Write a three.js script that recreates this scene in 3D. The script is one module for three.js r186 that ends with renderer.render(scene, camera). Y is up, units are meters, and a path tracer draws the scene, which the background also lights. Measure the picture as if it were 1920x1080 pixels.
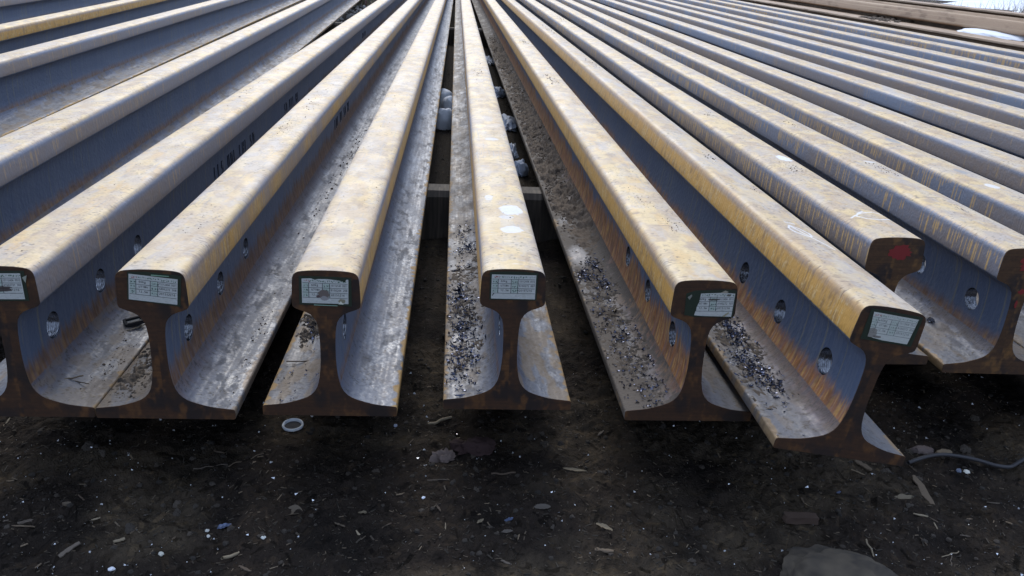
import * as THREE from 'three';
import { mergeGeometries, toCreasedNormals } from 'three/addons/utils/BufferGeometryUtils.js';
import { Brush, Evaluator, SUBTRACTION } from 'three-bvh-csg';

// ---------------------------------------------------------------- camera, sky, sun, exposure
const D = Math.PI / 180;
const scene = new THREE.Scene();
const camera = new THREE.PerspectiveCamera(37.716, 16 / 9, 0.05, 400);
{
  const p = 21.608 * D, y = 4.596 * D, r = -2.954 * D;
  const f = new THREE.Vector3(Math.sin(y) * Math.cos(p), -Math.sin(p), -Math.cos(y) * Math.cos(p));
  const ri = new THREE.Vector3(Math.cos(y), 0, Math.sin(y)), up = new THREE.Vector3().crossVectors(ri, f);
  const R = ri.clone().multiplyScalar(Math.cos(r)).addScaledVector(up, -Math.sin(r));
  const U = ri.clone().multiplyScalar(Math.sin(r)).addScaledVector(up, Math.cos(r));
  camera.quaternion.setFromRotationMatrix(new THREE.Matrix4().makeBasis(R, U, f.clone().negate()));
  camera.position.set(0, 0.4966, 0);
}
const renderer = new THREE.WebGLRenderer({ antialias: true });
renderer.setSize(1024, 576);
renderer.toneMapping = THREE.LinearToneMapping;
renderer.toneMappingExposure = 2.3;
renderer.shadowMap.enabled = true;

const SUN = new THREE.Vector3(-0.08, Math.sin(36 * D), -Math.cos(36 * D)).normalize();   // veiled sun, beyond the rails
const sun = new THREE.DirectionalLight(new THREE.Color(1.0, 0.94, 0.84), 0.95);
sun.position.copy(SUN).multiplyScalar(30); sun.target.position.set(0, 0, -3);
sun.position.add(sun.target.position);
sun.castShadow = true; sun.shadow.radius = 45; sun.shadow.mapSize.set(2048, 2048);
Object.assign(sun.shadow.camera, { left: -9, right: 9, top: 12, bottom: -12, near: 1, far: 70 });
scene.add(sun, sun.target);

// noise --------------------------------------------------------------------------------------
function rng(seed) { let a = seed >>> 0; return () => { a = (a + 0x6D2B79F5) | 0; let t = Math.imul(a ^ (a >>> 15), 1 | a); t = (t + Math.imul(t ^ (t >>> 7), 61 | t)) ^ t; return ((t ^ (t >>> 14)) >>> 0) / 4294967296; }; }
const LAT = new Float32Array(65536); { const r = rng(77); for (let i = 0; i < 65536; i++) LAT[i] = r(); }
function vn(x, y) {
  const xi = Math.floor(x), yi = Math.floor(y); let fx = x - xi, fy = y - yi;
  fx = fx * fx * (3 - 2 * fx); fy = fy * fy * (3 - 2 * fy);
  const a = (xi & 255) | ((yi & 255) << 8), b = ((xi + 1) & 255) | ((yi & 255) << 8), c = (xi & 255) | (((yi + 1) & 255) << 8), d = ((xi + 1) & 255) | (((yi + 1) & 255) << 8);
  return (LAT[a] * (1 - fx) + LAT[b] * fx) * (1 - fy) + (LAT[c] * (1 - fx) + LAT[d] * fx) * fy;
}
const fb = (x, y) => vn(x, y) * 0.57 + vn(x * 2.13 + 17, y * 2.13 + 5) * 0.28 + vn(x * 4.7 + 31, y * 4.7 + 11) * 0.15;
const hash = (i) => LAT[(i * 7919 + 13) & 65535];
const sm = (a, b, x) => { const t = Math.min(1, Math.max(0, (x - a) / (b - a))); return t * t * (3 - 2 * t); };
const lin = (v) => { v /= 255; return v <= 0.04045 ? v / 12.92 : Math.pow((v + 0.055) / 1.055, 2.4); };
const rgb = (r, g, b) => [lin(r), lin(g), lin(b)];
const col = (r, g, b) => new THREE.Color(lin(r), lin(g), lin(b));

// overcast sky, brighter round the veiled sun
{
  const w = 512, h = 256, d = new Float32Array(w * h * 4), v = new THREE.Vector3();
  for (let j = 0; j < h; j++) for (let i = 0; i < w; i++) {
    const el = ((j + 0.5) / h - 0.5) * Math.PI, az = ((i + 0.5) / w - 0.5) * 2 * Math.PI;   // rows go from the bottom up
    v.set(Math.cos(el) * Math.cos(az), Math.sin(el), Math.cos(el) * Math.sin(az));
    const c = Math.max(-1, Math.min(1, v.dot(SUN))), ang = Math.acos(c);
    const glow = Math.exp(-((ang / 0.7) ** 2)), wide = Math.exp(-((ang / 1.35) ** 2));
    const cl = 0.86 + 0.28 * fb(v.x * 3 / (0.35 + Math.abs(v.y)) + 40, v.z * 3 / (0.35 + Math.abs(v.y)) + 40);
    const hz = 0.34 * Math.exp(-((v.y / 0.22) ** 2)) * wide;
    const b = (0.26 + hz + 0.08 * Math.max(0, v.y) + 0.26 * wide) * cl, gl = 0.3 * glow * cl, k = (j * w + i) * 4;
    d[k] = b * 0.76 + gl * 0.97; d[k + 1] = b * 0.96 + gl * 0.98; d[k + 2] = b * 1.36 + gl * 1.03; d[k + 3] = 1;
  }
  const t = new THREE.DataTexture(d, w, h, THREE.RGBAFormat, THREE.FloatType);
  t.mapping = THREE.EquirectangularReflectionMapping; t.magFilter = t.minFilter = THREE.LinearFilter; t.needsUpdate = true;
  scene.background = t; scene.environment = t;
}

// ---------------------------------------------------------------- helpers
const taken = {};
function numbered(n) { const k = taken[n] = (taken[n] ?? -1) + 1; return k ? n + '_' + String(k).padStart(3, '0') : n; }
function tag(o, label, category, group, kind) {
  if (label) o.userData.label = label;
  if (category) o.userData.category = category;
  if (group) o.userData.group = group;
  if (kind) o.userData.kind = kind;
  return o;
}
function mesh(name, geo, m, parent = scene) {
  const o = new THREE.Mesh(geo, m); o.name = parent === scene ? numbered(name) : name;
  o.castShadow = o.receiveShadow = true; parent.add(o); return o;
}
function group(name, [x, y, z]) { const o = new THREE.Group(); o.name = numbered(name); o.position.set(x, y, z); scene.add(o); return o; }
function dtex(data, w, h, srgb, wrap) {
  const t = new THREE.DataTexture(data, w, h, THREE.RGBAFormat); t.magFilter = t.minFilter = THREE.LinearFilter;
  if (srgb) t.colorSpace = THREE.SRGBColorSpace;
  t.wrapS = t.wrapT = wrap ?? THREE.ClampToEdgeWrapping; t.needsUpdate = true; return t;
}
const std = (o) => new THREE.MeshStandardMaterial(o);
function setColors(g, fn) { const p = g.attributes.position, c = new Float32Array(p.count * 3); for (let i = 0; i < p.count; i++) { const k = fn(p.getX(i), p.getY(i), p.getZ(i), i); c.set(k, i * 3); } g.setAttribute('color', new THREE.BufferAttribute(c, 3)); return g; }
const enc = (v) => { v = Math.min(1, Math.max(0, v)); return 255 * (v <= 0.0031308 ? v * 12.92 : 1.055 * Math.pow(v, 1 / 2.4) - 0.055); };

// ---------------------------------------------------------------- rail section (60 kg/m flat-bottom rail), metres
const HALF = [[0, 0], [60, 0], [73.4, 0], [74.6, 0.8], [75, 2.4], [75, 9.6], [74.6, 11.4], [73.2, 12.3], [66, 13.1], [55, 14.4], [48, 15.6], [40, 17.8], [31, 20.8], [25, 23.4], [20.4, 26.6], [16.4, 31], [13.4, 36.5], [11.4, 43], [10, 51], [9, 60], [8.4, 70], [8.25, 80], [8.4, 92], [8.8, 102], [9.6, 110], [11, 116], [13.6, 121], [17.5, 125], [22, 127.6], [30, 130.6], [34, 132.4], [35.9, 134.4], [36.5, 137.2], [36.35, 144], [36.05, 152], [35.7, 159], [35.4, 164], [34.9, 167.4], [33.7, 170.3], [31.9, 172.3], [29.4, 173.7], [25, 174.7], [18, 175.4], [10, 175.85], [0, 176]].map(([x, y]) => [x / 1000, y / 1000]);
const PROF = [...HALF, ...HALF.slice(1, -1).reverse().map(([x, y]) => [-x, y])];   // closed, counter-clockwise seen from the front (+z)
const NP = PROF.length;
const ARC = [0]; for (let i = 0; i < NP; i++) { const a = PROF[i], b = PROF[(i + 1) % NP]; ARC.push(ARC[i] + Math.hypot(b[0] - a[0], b[1] - a[1])); }
const PER = ARC[NP], LEN = 12.5, KW = Math.log(1 + LEN / 0.25);
const vOf = (s) => Math.log(1 + s / 0.25) / KW, sOf = (v) => 0.25 * (Math.exp(v * KW) - 1);
function railGeometry(len, stations) {
  const pos = [], nor = [], uv = [], idx = [];
  const en = []; for (let i = 0; i < NP; i++) { const a = PROF[i], b = PROF[(i + 1) % NP], l = ARC[i + 1] - ARC[i]; en.push([(b[1] - a[1]) / l, -(b[0] - a[0]) / l]); }
  const vn2 = en.map((e, i) => { const q = en[(i + NP - 1) % NP]; let x = e[0] + q[0], y = e[1] + q[1]; const l = Math.hypot(x, y); return [x / l, y / l]; });
  for (let k = 0; k <= stations; k++) {
    const v = vOf(len) * k / stations, s = k === stations ? len : sOf(v);
    for (let i = 0; i <= NP; i++) { const p = PROF[i % NP], n = vn2[i % NP]; pos.push(p[0], p[1], -s); nor.push(n[0], n[1], 0); uv.push(ARC[i] / PER, v); }
  }
  const W = NP + 1;
  for (let k = 0; k < stations; k++) for (let i = 0; i < NP; i++) { const a = k * W + i, b = a + 1, c = a + W, d = c + 1; idx.push(a, d, b, a, c, d); }
  const cap = THREE.ShapeUtils.triangulateShape(PROF.map(([x, y]) => new THREE.Vector2(x, y)), []);
  for (const [z, nz, v] of [[0, 1, 0], [-len, -1, vOf(len)]]) {
    const o = pos.length / 3; for (let i = 0; i < NP; i++) { pos.push(PROF[i][0], PROF[i][1], z); nor.push(0, 0, nz); uv.push(ARC[i] / PER, v); }
    for (const [a, b, c] of cap) nz > 0 ? idx.push(o + a, o + b, o + c) : idx.push(o + a, o + c, o + b);
  }
  const g = new THREE.BufferGeometry();
  g.setAttribute('position', new THREE.Float32BufferAttribute(pos, 3)); g.setAttribute('normal', new THREE.Float32BufferAttribute(nor, 3)); g.setAttribute('uv', new THREE.Float32BufferAttribute(uv, 2)); g.setIndex(idx);
  return g;
}
const HOLE_S = [0.076, 0.216, 0.356], HOLE_Y = 0.076, HOLE_R = 0.0155;
const plainRail = railGeometry(LEN, 96);
const drilledRail = (() => {
  const ev = new Evaluator(); ev.useGroups = false; ev.attributes = ['position', 'normal', 'uv'];
  let a = new Brush(plainRail.clone()); a.updateMatrixWorld();
  for (const s of HOLE_S) {
    const c = new THREE.CylinderGeometry(HOLE_R + 0.0003, HOLE_R + 0.0003, 0.06, 40).rotateZ(Math.PI / 2).translate(0, HOLE_Y, -s);
    const b = new Brush(c); b.updateMatrixWorld(); a = ev.evaluate(a, b, SUBTRACTION); a.updateMatrixWorld();
  }
  return a.geometry;
})();
// columns of the rail texture: where on the section each one lies
const TW = 512, TH = 2048, COLS = [];
for (let i = 0; i < TW; i++) {
  const a = (i + 0.5) / TW * PER; let k = 0; while (k < NP - 1 && ARC[k + 1] < a) k++;
  const t = (a - ARC[k]) / (ARC[k + 1] - ARC[k]), p = PROF[k], q = PROF[(k + 1) % NP];
  COLS.push({ x: (p[0] + (q[0] - p[0]) * t) * 1000, y: (p[1] + (q[1] - p[1]) * t) * 1000, a: a * 1000 });
}
const mix3 = (o, c, t) => { o[0] += (c[0] - o[0]) * t; o[1] += (c[1] - o[1]) * t; o[2] += (c[2] - o[2]) * t; };
const C = {
  tan: rgb(162, 139, 110), tanL: rgb(190, 164, 116), tanG: rgb(160, 153, 147), tanD: rgb(122, 102, 82), ochre: rgb(186, 147, 84),
  scale: rgb(122, 127, 140), sideG: rgb(136, 119, 106), drip: rgb(192, 154, 98), yellow: rgb(182, 136, 60), yellowD: rgb(128, 98, 62),
  web: rgb(88, 100, 122), webG: rgb(108, 115, 128), webDrip: rgb(128, 120, 96), rust: rgb(112, 78, 48), rustO: rgb(148, 92, 34), rustD: rgb(74, 50, 32),
  foot: rgb(104, 106, 113), rim: rgb(160, 126, 68), footL: rgb(128, 128, 128), footD: rgb(58, 54, 52), footR: rgb(142, 118, 82), dirt: rgb(76, 67, 59), bottom: rgb(60, 40, 28), white: rgb(205, 205, 205), brown: rgb(152, 128, 104), brownD: rgb(112, 90, 70), brownL: rgb(172, 150, 124),
};
function railMaterial(st) {
  const px = new Uint8Array(TW * TH * 4), pr = new Uint8Array(TW * TH * 4), o = [0, 0, 0], so = st.seed * 1013.7, si = (st.seed * 977) | 0;
  const { sideL = 0, sideR = 0, drip = 0.4, rustL = 0, rustR = 0, footL = {}, footR = {}, top = {}, spots = [], chalk = [], webTint = 0.35, edge = 0.6 } = st, rustC = st.orange ? C.rustO : C.rust;
  for (let j = 0; j < TH; j++) {
    const S = sOf((j + 0.5) / TH) * 1000, dS = (sOf((j + 1) / TH) - sOf(j / TH)) * 1000;
    // run-off streaks that cross this row
    const c1 = Math.floor(S / 7), c2 = Math.floor(S / 17), clus = sm(0.35, 0.7, vn(S / 160 + so, 3.3));
    const w1 = (n) => { const h = hash(c1 + n + si); if (h > drip * (0.25 + clus)) return null; const cx = (c1 + 0.2 + 0.6 * hash(c1 + n + si + 5)) * 7, wd = 0.7 + 1.5 * hash(c1 + n + si + 9) ** 2; const t = 1 - sm(wd * 0.6, wd * 1.3 + dS * 0.3, Math.abs(S - cx)); return t > 0 ? [t, 6 + 42 * hash(c1 + n + si + 23)] : null; };
    const drL = w1(0), drR = w1(40000);
    const w2 = (n) => { const h = hash(c2 + n + si + 3); if (h > 0.5 * drip + 0.12) return null; const cx = (c2 + 0.2 + 0.6 * hash(c2 + n + si + 6)) * 17, wd = 0.8 + 1.3 * hash(c2 + n + si + 11); const t = 1 - sm(wd * 0.5, wd * 1.3 + dS * 0.3, Math.abs(S - cx)); return t > 0 ? [t, 20 + 95 * hash(c2 + n + si + 29)] : null; };
    const wdL = w2(0), wdR = w2(20000);
    const sA = vn(S / 2.2 + so, 1.5), sB = vn(S / 9 + so, 7.5), sC = vn(S / 60 + so, 2.5);
    for (let i = 0; i < TW; i++) {
      const { x, y, a } = COLS[i], L = x < 0, k = (j * TW + i) * 4, ax = Math.abs(x);
      let rough = 0.62, metal = 0, bump = 0.5;
      const fine = vn(S / 1.6 + so, a / 1.6), grain = vn(S / 5 + so, a / 5), big = fb(S / 110 + so, a / 38), patch = fb(S / 45 + so + 50, a / 22 + 9);
      if (st.brown) {
        o[0] = C.brown[0]; o[1] = C.brown[1]; o[2] = C.brown[2];
        mix3(o, C.brownD, sm(0.45, 0.75, big) * 0.7 + (fine - 0.5) * 0.3); mix3(o, C.brownL, sm(0.5, 0.8, fb(S / 900 + so, a / 9)) * 0.8);
        rough = 0.75; bump = fine;
      } else if (y > 136.2) {
        // head: rusted running surface, scale on the corner, side
        const top_ = sm(167, 173.5, y + (big - 0.5) * 7), yl = L ? sideL : sideR, dr = L ? drL : drR;
        // side
        o[0] = C.sideG[0]; o[1] = C.sideG[1]; o[2] = C.sideG[2]; metal = 0.2; rough = 0.6;
        mix3(o, C.scale, Math.min(1, (st.blue ?? 0.2) * (0.5 + sm(0.4, 0.62, vn(S / 240 + so, 4)))) + 0.25 * (grain - 0.5));
        if (dr) { const d = 172 - y; const t = dr[0] * (1 - sm(dr[1] * 0.75, dr[1], d)) * (st.dripK ?? 0.5); mix3(o, C.drip, t); metal *= 1 - t; rough += t * 0.15; }
        if (yl > 0) {
          const s1 = vn(S / 2.6 + so, y / 26), s2 = vn(S / 70 + so, 8.2), t = sm(0.12, 0.5, yl * (0.55 + 0.75 * s2) * (0.65 + 0.55 * s1));
          mix3(o, C.yellow, t); mix3(o, C.yellowD, t * sm(0.45, 0.8, 0.5 * vn(S / 2.4 + so + 8, y / 12) + 0.5 * fb(S / 16 + so, y / 14)) * 0.7); mix3(o, C.tanL, t * sm(0.55, 0.8, 0.6 * vn(S / 4 + so + 33, y / 18) + 0.4 * fine) * 0.6);
          metal *= 1 - t; rough = rough + (0.66 - rough) * t;
        }
        // corner scale
        const cs = sm(158, 166, y) * (1 - top_) * (0.55 + 0.45 * sm(0.3, 0.6, vn(S / 120 + so, 15))) * (yl > 0.6 ? 0.55 : 1);
        mix3(o, C.scale, cs * 0.8);  metal += (0.5 - metal) * cs; rough += (0.52 - rough) * cs;
        // top
        const tc = [...C.tan];
        mix3(tc, C.tanL, sm(0.42, 0.66, fb(S / 34 + so + 9, x / 19 + 70)) * (0.45 + (top.yellow ?? 0.4)));
        mix3(tc, C.tanG, sm(0.45, 0.68, fb(S / 80 + so + 19, x / 30 + 20)) * (0.12 + 0.8 * (top.grey ?? 0.3)));
        mix3(tc, C.ochre, sm(0.55, 0.75, fb(S / 60 + so + 91, x / 14 + 3)) * (top.ochre ?? 0.25));
        mix3(tc, C.tanD, sm(0.6, 0.85, fb(S / 14 + so + 29, x / 9)) * 0.4 + sm(0.8, 0.92, fine * 0.5 + grain * 0.5) * 0.5);
        if (top.bands) { const bd = sm(0.52, 0.7, fb(S / 15 + so, x / 44 + 5)) * sm(0.3, 0.6, fb(S / 60 + so + 3, x / 25)); mix3(tc, C.tanL, bd * 0.8); mix3(tc, C.white, bd * sm(0.62, 0.8, fb(S / 8 + so, x / 20)) * 0.5); }
        const sc = sm(0.74, 0.86, vn(S / 1.3 + so + 60 + x * 0.02, x / 26)) * sm(0.48, 0.62, vn(S / 26 + so, x / 20 + 6)); mix3(tc, C.tanD, sc * 0.8);
        const sl = sm(0.78, 0.88, vn(S / 70 + so + 160, x / 0.9)) * sm(0.5, 0.65, vn(S / 90 + so, x / 16 + 26)); mix3(tc, C.footL, sl * 0.5);
        mix3(tc, C.tanL, sm(0.56, 0.6, fb(S / 22 + so + 200, x / 16 + 8)) * 0.35); mix3(tc, C.tanG, sm(0.58, 0.62, fb(S / 30 + so + 240, x / 18 + 3)) * 0.3);
        const pit = sm(0.8, 0.88, vn(S / 2.6 + so + 300, x / 2.6)) * sm(0.35, 0.55, vn(S / 40 + so, x / 30 + 41)); mix3(tc, C.footD, pit * 0.6);
        const k1 = 1 - (fine - 0.5) * 0.16; mix3(o, [tc[0] * k1, tc[1] * k1, tc[2] * k1], top_);
        metal *= 1 - top_ * 0.95; rough += (0.53 + 0.18 * patch - rough) * top_; bump = 0.35 * fine + 0.35 * grain + 0.3 * patch - 0.35 * pit;
        for (const q of spots) { const e = Math.hypot((S - q.s) / q.rs, (x - q.x) / q.rx) + (grain - 0.5) * 0.35 + (patch - 0.5) * 0.5; if (e < 1.05 && y > 165) { const t = (1 - sm(0.85, 1.05, e)) * q.k * (0.8 + 0.3 * fine); mix3(o, q.c ?? C.white, Math.min(1, t)); metal *= 1 - t; rough = 0.7; } }
        if (y > 165) for (const q of chalk) { let d = 1e9; for (let n = 0; n + 1 < q.length; n++) { const [x0, s0] = q[n], [x1, s1] = q[n + 1], l = (x1 - x0) ** 2 + (s1 - s0) ** 2, t = Math.max(0, Math.min(1, ((x - x0) * (x1 - x0) + (S - s0) * (s1 - s0)) / l)); d = Math.min(d, Math.hypot(x - x0 - (x1 - x0) * t, S - s0 - (s1 - s0) * t)); } const t = (1 - sm(0.8, 1.6, d)) * (0.55 + 0.5 * fine); mix3(o, C.white, Math.min(1, t)); }
      } else if (y > 40) {
        // web: dark mill scale with run-off, rust from the foot up
        o[0] = C.web[0]; o[1] = C.web[1]; o[2] = C.web[2]; metal = 0.35; rough = 0.44 + 0.14 * big; bump = 0.4 * fine + 0.6 * grain;
        mix3(o, C.webG, webTint * big + 0.35 * sm(0.5, 0.7, vn(S / 3 + so, y / 90)) - 0.1);
        const wd = L ? wdL : wdR; if (wd) { const t = wd[0] * (1 - sm(wd[1] * 0.7, wd[1], 134 - y)) * 0.55; mix3(o, C.webDrip, t); metal *= 1 - t; }
        const ru = L ? rustL : rustR;
        if (ru > 0) {
          const hb = 40 + ru * (34 + 22 * sC + 26 * (sB - 0.5) + 26 * (sA - 0.4)), t = (1 - sm(hb - 14, hb + 8, y)) * (0.55 + 0.5 * vn(S / 2.4 + so, y / 22));
          mix3(o, rustC, Math.min(0.9, t)); mix3(o, C.ochre, t * sm(0.5, 0.75, vn(S / 2.6 + so + 5, y / 16)) * (st.orange ? 0.6 : 0.2)); mix3(o, C.rustD, t * sm(0.5, 0.75, vn(S / 7 + so + 12, y / 18)) * 0.5); metal *= 1 - Math.min(1, t); rough += (0.75 - rough) * Math.min(1, t);
        }
        if (y > 118) { const t = sm(0.55, 0.75, big) * 0.4; mix3(o, C.rustD, t); }
      } else if (y > 1) {
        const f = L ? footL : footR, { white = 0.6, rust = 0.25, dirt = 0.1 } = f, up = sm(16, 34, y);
        o[0] = C.foot[0]; o[1] = C.foot[1]; o[2] = C.foot[2]; metal = 0.35; rough = 0.52 + 0.12 * big; bump = 0.5 * fine + 0.5 * grain;
        mix3(o, C.web, up * 0.8);
        const ru = L ? rustL : rustR; if (ru > 0) { const t = up * Math.min(1, ru) * (0.4 + 0.6 * vn(S / 2.4 + so, y / 22)); mix3(o, rustC, t); metal *= 1 - t; rough += 0.25 * t; }
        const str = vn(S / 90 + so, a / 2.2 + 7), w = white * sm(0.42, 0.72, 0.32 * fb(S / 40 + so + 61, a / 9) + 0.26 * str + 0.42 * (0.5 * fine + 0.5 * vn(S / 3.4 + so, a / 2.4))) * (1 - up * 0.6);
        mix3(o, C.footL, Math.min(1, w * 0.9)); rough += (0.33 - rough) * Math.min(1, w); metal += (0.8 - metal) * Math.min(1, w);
        const pit = sm(0.66, 0.8, fine * 0.55 + grain * 0.45); mix3(o, C.footD, pit * 0.75); const stain = sm(0.5, 0.62, fb(S / 18 + so + 41, a / 7 + 4)) * sm(0.35, 0.6, vn(S / 55 + so, a / 18)); mix3(o, C.dirt, stain * 0.25); metal *= 1 - stain * 0.5; rough += 0.15 * stain;
        const rp = rust * sm(0.45, 0.62, fb(S / 40 + so + 71, a / 15 + 4)); mix3(o, C.footR, Math.min(1, rp * 1.5)); metal *= 1 - Math.min(1, rp * 1.5); rough += 0.3 * Math.min(1, rp * 1.5);
        // rusted rim with a ragged inner border
        const rim = ax - (63 + 9 * vn(S / 8 + so, 3) + 8 * vn(S / 34 + so, 5)); if (rim > 0) { const t = sm(0, 2.5, rim) * edge; mix3(o, C.rim, t); mix3(o, C.rust, t * 0.4 * grain); metal *= 1 - t; rough += (0.7 - rough) * t; }
        const dt = dirt * (0.3 + 0.7 * sm(0.3, 0.62, 0.75 * fb(S / 70 + so + 81, a / 26) + 0.25 * grain)) * (0.75 + 0.4 * fine); mix3(o, C.dirt, Math.min(1, dt)); metal *= 1 - Math.min(1, dt); rough += (0.85 - rough) * Math.min(1, dt);
        for (const q of (f.wet ?? [])) { const e = Math.hypot((S - q.s) / q.rs, (ax - q.x) / q.rx) + (big - 0.5) * 0.6; const t = 0.45 * (1 - sm(0.55, 1.1, e)); if (t > 0) { mix3(o, C.web, t * 0.7); rough += (0.28 - rough) * t; metal += (0.6 - metal) * t; bump += (0.5 - bump) * t; } }
      } else { o[0] = C.bottom[0]; o[1] = C.bottom[1]; o[2] = C.bottom[2]; rough = 0.85; }
      px[k] = enc(o[0]); px[k + 1] = enc(o[1]); px[k + 2] = enc(o[2]); px[k + 3] = 255;
      pr[k] = 255 * Math.min(1, Math.max(0, bump)); pr[k + 1] = 255 * Math.min(1, Math.max(0.1, rough)); pr[k + 2] = 255 * Math.min(1, Math.max(0, metal)); pr[k + 3] = 255;
    }
  }
  const rm = dtex(pr, TW, TH, false);
  return std({ map: dtex(px, TW, TH, true), roughnessMap: rm, metalnessMap: rm, bumpMap: rm, bumpScale: 0.0006, roughness: 1, metalness: 1 });
}

// ---------------------------------------------------------------- ground
const GY = -0.11;
function groundY(x, z) {
  const near = 1 - sm(1.5, 4, Math.hypot(x, z + 0.9));
  return GY + (fb(x * 3 + 9, z * 3 + 30) - 0.5) * 0.022 + (near > 0 ? near * ((fb(x * 16 + 3, z * 16 + 70) - 0.5) * 0.014 + (fb(x * 42 + 5, z * 42 + 20) - 0.5) * 0.013 + (Math.abs(vn(x * 95 + 31, z * 95) - 0.5) - 0.2) * 0.006 + (vn(x * 260, z * 260 + 99) - 0.5) * 0.0025) : 0) + (fb(x * 0.3 + 3, z * 0.3 + 8) - 0.5) * 0.06 * sm(3, 9, Math.hypot(x, z + 1));
}
{
  const axis = (a, b, step, out, ratio) => { const v = []; for (let t = a; t <= b + 1e-6; t += step) v.push(t); const add = []; let s = step, t = b; while (t < out) { s *= ratio; t += s; add.push(t); } let s2 = step, t2 = a; const pre = []; while (t2 > -out) { s2 *= ratio; t2 -= s2; pre.unshift(t2); } return [...pre, ...v, ...add]; };
  const xs = axis(-0.75, 0.95, 0.0036, 120, 1.16), zs = axis(-1.25, -0.62, 0.0036, 120, 1.16), nx = xs.length, nz = zs.length;
  const pos = new Float32Array(nx * nz * 3), cl = new Float32Array(nx * nz * 3), uv = new Float32Array(nx * nz * 2), idx = [];
  const soil = rgb(64, 55, 48), soilL = rgb(106, 93, 77), soilD = rgb(34, 30, 28);
  for (let j = 0; j < nz; j++) for (let i = 0; i < nx; i++) {
    const k = j * nx + i, x = xs[i], z = zs[j]; pos.set([x, groundY(x, z), z], k * 3); uv.set([x, z], k * 2);
    const c = [...soil]; mix3(c, soilL, sm(0.45, 0.72, fb(x * 6 + 44, z * 9 + 12)) * 0.8); mix3(c, soilD, sm(0.5, 0.75, fb(x * 22 + 4, z * 22)) * 0.6); const f = 1 + (vn(x * 230, z * 230) - 0.5) * 0.5; cl.set([c[0] * f, c[1] * f, c[2] * f], k * 3);
  }
  for (let j = 0; j + 1 < nz; j++) for (let i = 0; i + 1 < nx; i++) { const a = j * nx + i, b = a + 1, c = a + nx, d = c + 1; idx.push(a, c, b, b, c, d); }
  const g = new THREE.BufferGeometry(); g.setAttribute('position', new THREE.BufferAttribute(pos, 3)); g.setAttribute('color', new THREE.BufferAttribute(cl, 3)); g.setAttribute('uv', new THREE.BufferAttribute(uv, 2)); g.setIndex(idx); g.computeVertexNormals();
  const n = 512, d = new Uint8Array(n * n * 4); for (let j = 0; j < n; j++) for (let i = 0; i < n; i++) { const v = 255 * (0.5 * LAT[((i >> 1) & 255) | (((j >> 1) & 255) << 8)] + 0.5 * vn(i / 8, j / 8)); d.set([v, v, v, 255], (j * n + i) * 4); }
  const bt = dtex(d, n, n, false, THREE.RepeatWrapping); bt.repeat.set(2.4, 2.4);
  const gc = document.createElement('canvas'); gc.width = gc.height = 1024; { const x = gc.getContext('2d'), r = rng(321); x.fillStyle = '#a8a8a8'; x.fillRect(0, 0, 1024, 1024);
    for (let i = 0; i < 9000; i++) { const v = Math.floor(r() < 0.5 ? 60 + r() * 70 : 150 + r() * 105), px = r() * 1024, py = r() * 1024, l = 2 + r() * r() * 46, a = r() * 6.3; x.strokeStyle = `rgba(${v},${Math.floor(v * 0.97)},${Math.floor(v * 0.9)},${0.25 + r() * 0.5})`; x.lineWidth = 1 + r() ** 3 * 11; x.beginPath(); x.moveTo(px, py); x.lineTo(px + Math.cos(a) * l, py + Math.sin(a) * l); x.stroke(); } }
  const gt = new THREE.CanvasTexture(gc); gt.colorSpace = THREE.SRGBColorSpace; gt.wrapS = gt.wrapT = THREE.RepeatWrapping; gt.repeat.set(1.45, 1.45);
  tag(mesh('ground', g, new THREE.MeshPhysicalMaterial({ vertexColors: true, map: gt, roughness: 0.95, specularIntensity: 0.25, bumpMap: bt, bumpScale: 0.0022 })), 'dark damp soil littered with wood chips under the rails', 'ground', null, 'structure');
}

// ---------------------------------------------------------------- timbers under the rails
const timberMat = (() => {
  const n = 512, d = new Uint8Array(n * n * 4); for (let j = 0; j < n; j++) for (let i = 0; i < n; i++) { const v = 0.5 + 0.5 * vn(i / 90, j / 3) * vn(i / 20, j / 1.4); d.set([v * 112, v * 98, v * 84, 255], (j * n + i) * 4); }
  return std({ map: dtex(d, n, n, true, THREE.RepeatWrapping), roughness: 0.85 });
})();
function timberGeometry(l, w, h, seed) {
  const r = rng(seed), s = new THREE.Shape(), c = 0.012; s.moveTo(-w / 2 + c, -h); s.lineTo(w / 2 - c, -h); s.lineTo(w / 2, -h + c); s.lineTo(w / 2, -c); s.lineTo(w / 2 - c, 0); s.lineTo(-w / 2 + c, 0); s.lineTo(-w / 2, -c); s.lineTo(-w / 2, -h + c);
  const g = new THREE.ExtrudeGeometry(s, { depth: l, steps: 60, bevelEnabled: false }).translate(0, 0, -l / 2).rotateY(Math.PI / 2);
  const p = g.attributes.position; for (let i = 0; i < p.count; i++) { const x = p.getX(i); p.setZ(i, p.getZ(i) + (fb(x * 4 + seed, 3) - 0.5) * 0.012); if (p.getY(i) < -0.02) p.setY(i, p.getY(i) - r() * 0.01); }
  return toCreasedNormals(g, 0.6);
}
[[-1.83, 'nearest the rail ends'], [-6.1, 'midway along the rails'], [-10.6, 'near the far ends of the rails']].forEach(([z, w], i) => {
  const o = mesh('timber_bearer', timberGeometry(9.5, 0.08, 0.125, 5 + i), timberMat); o.position.set(0.9, -0.001, z - 0.03);
  tag(o, 'weathered square timber laid crosswise under the rails, ' + w, 'timber', 'timbers under the rails');
});

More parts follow.
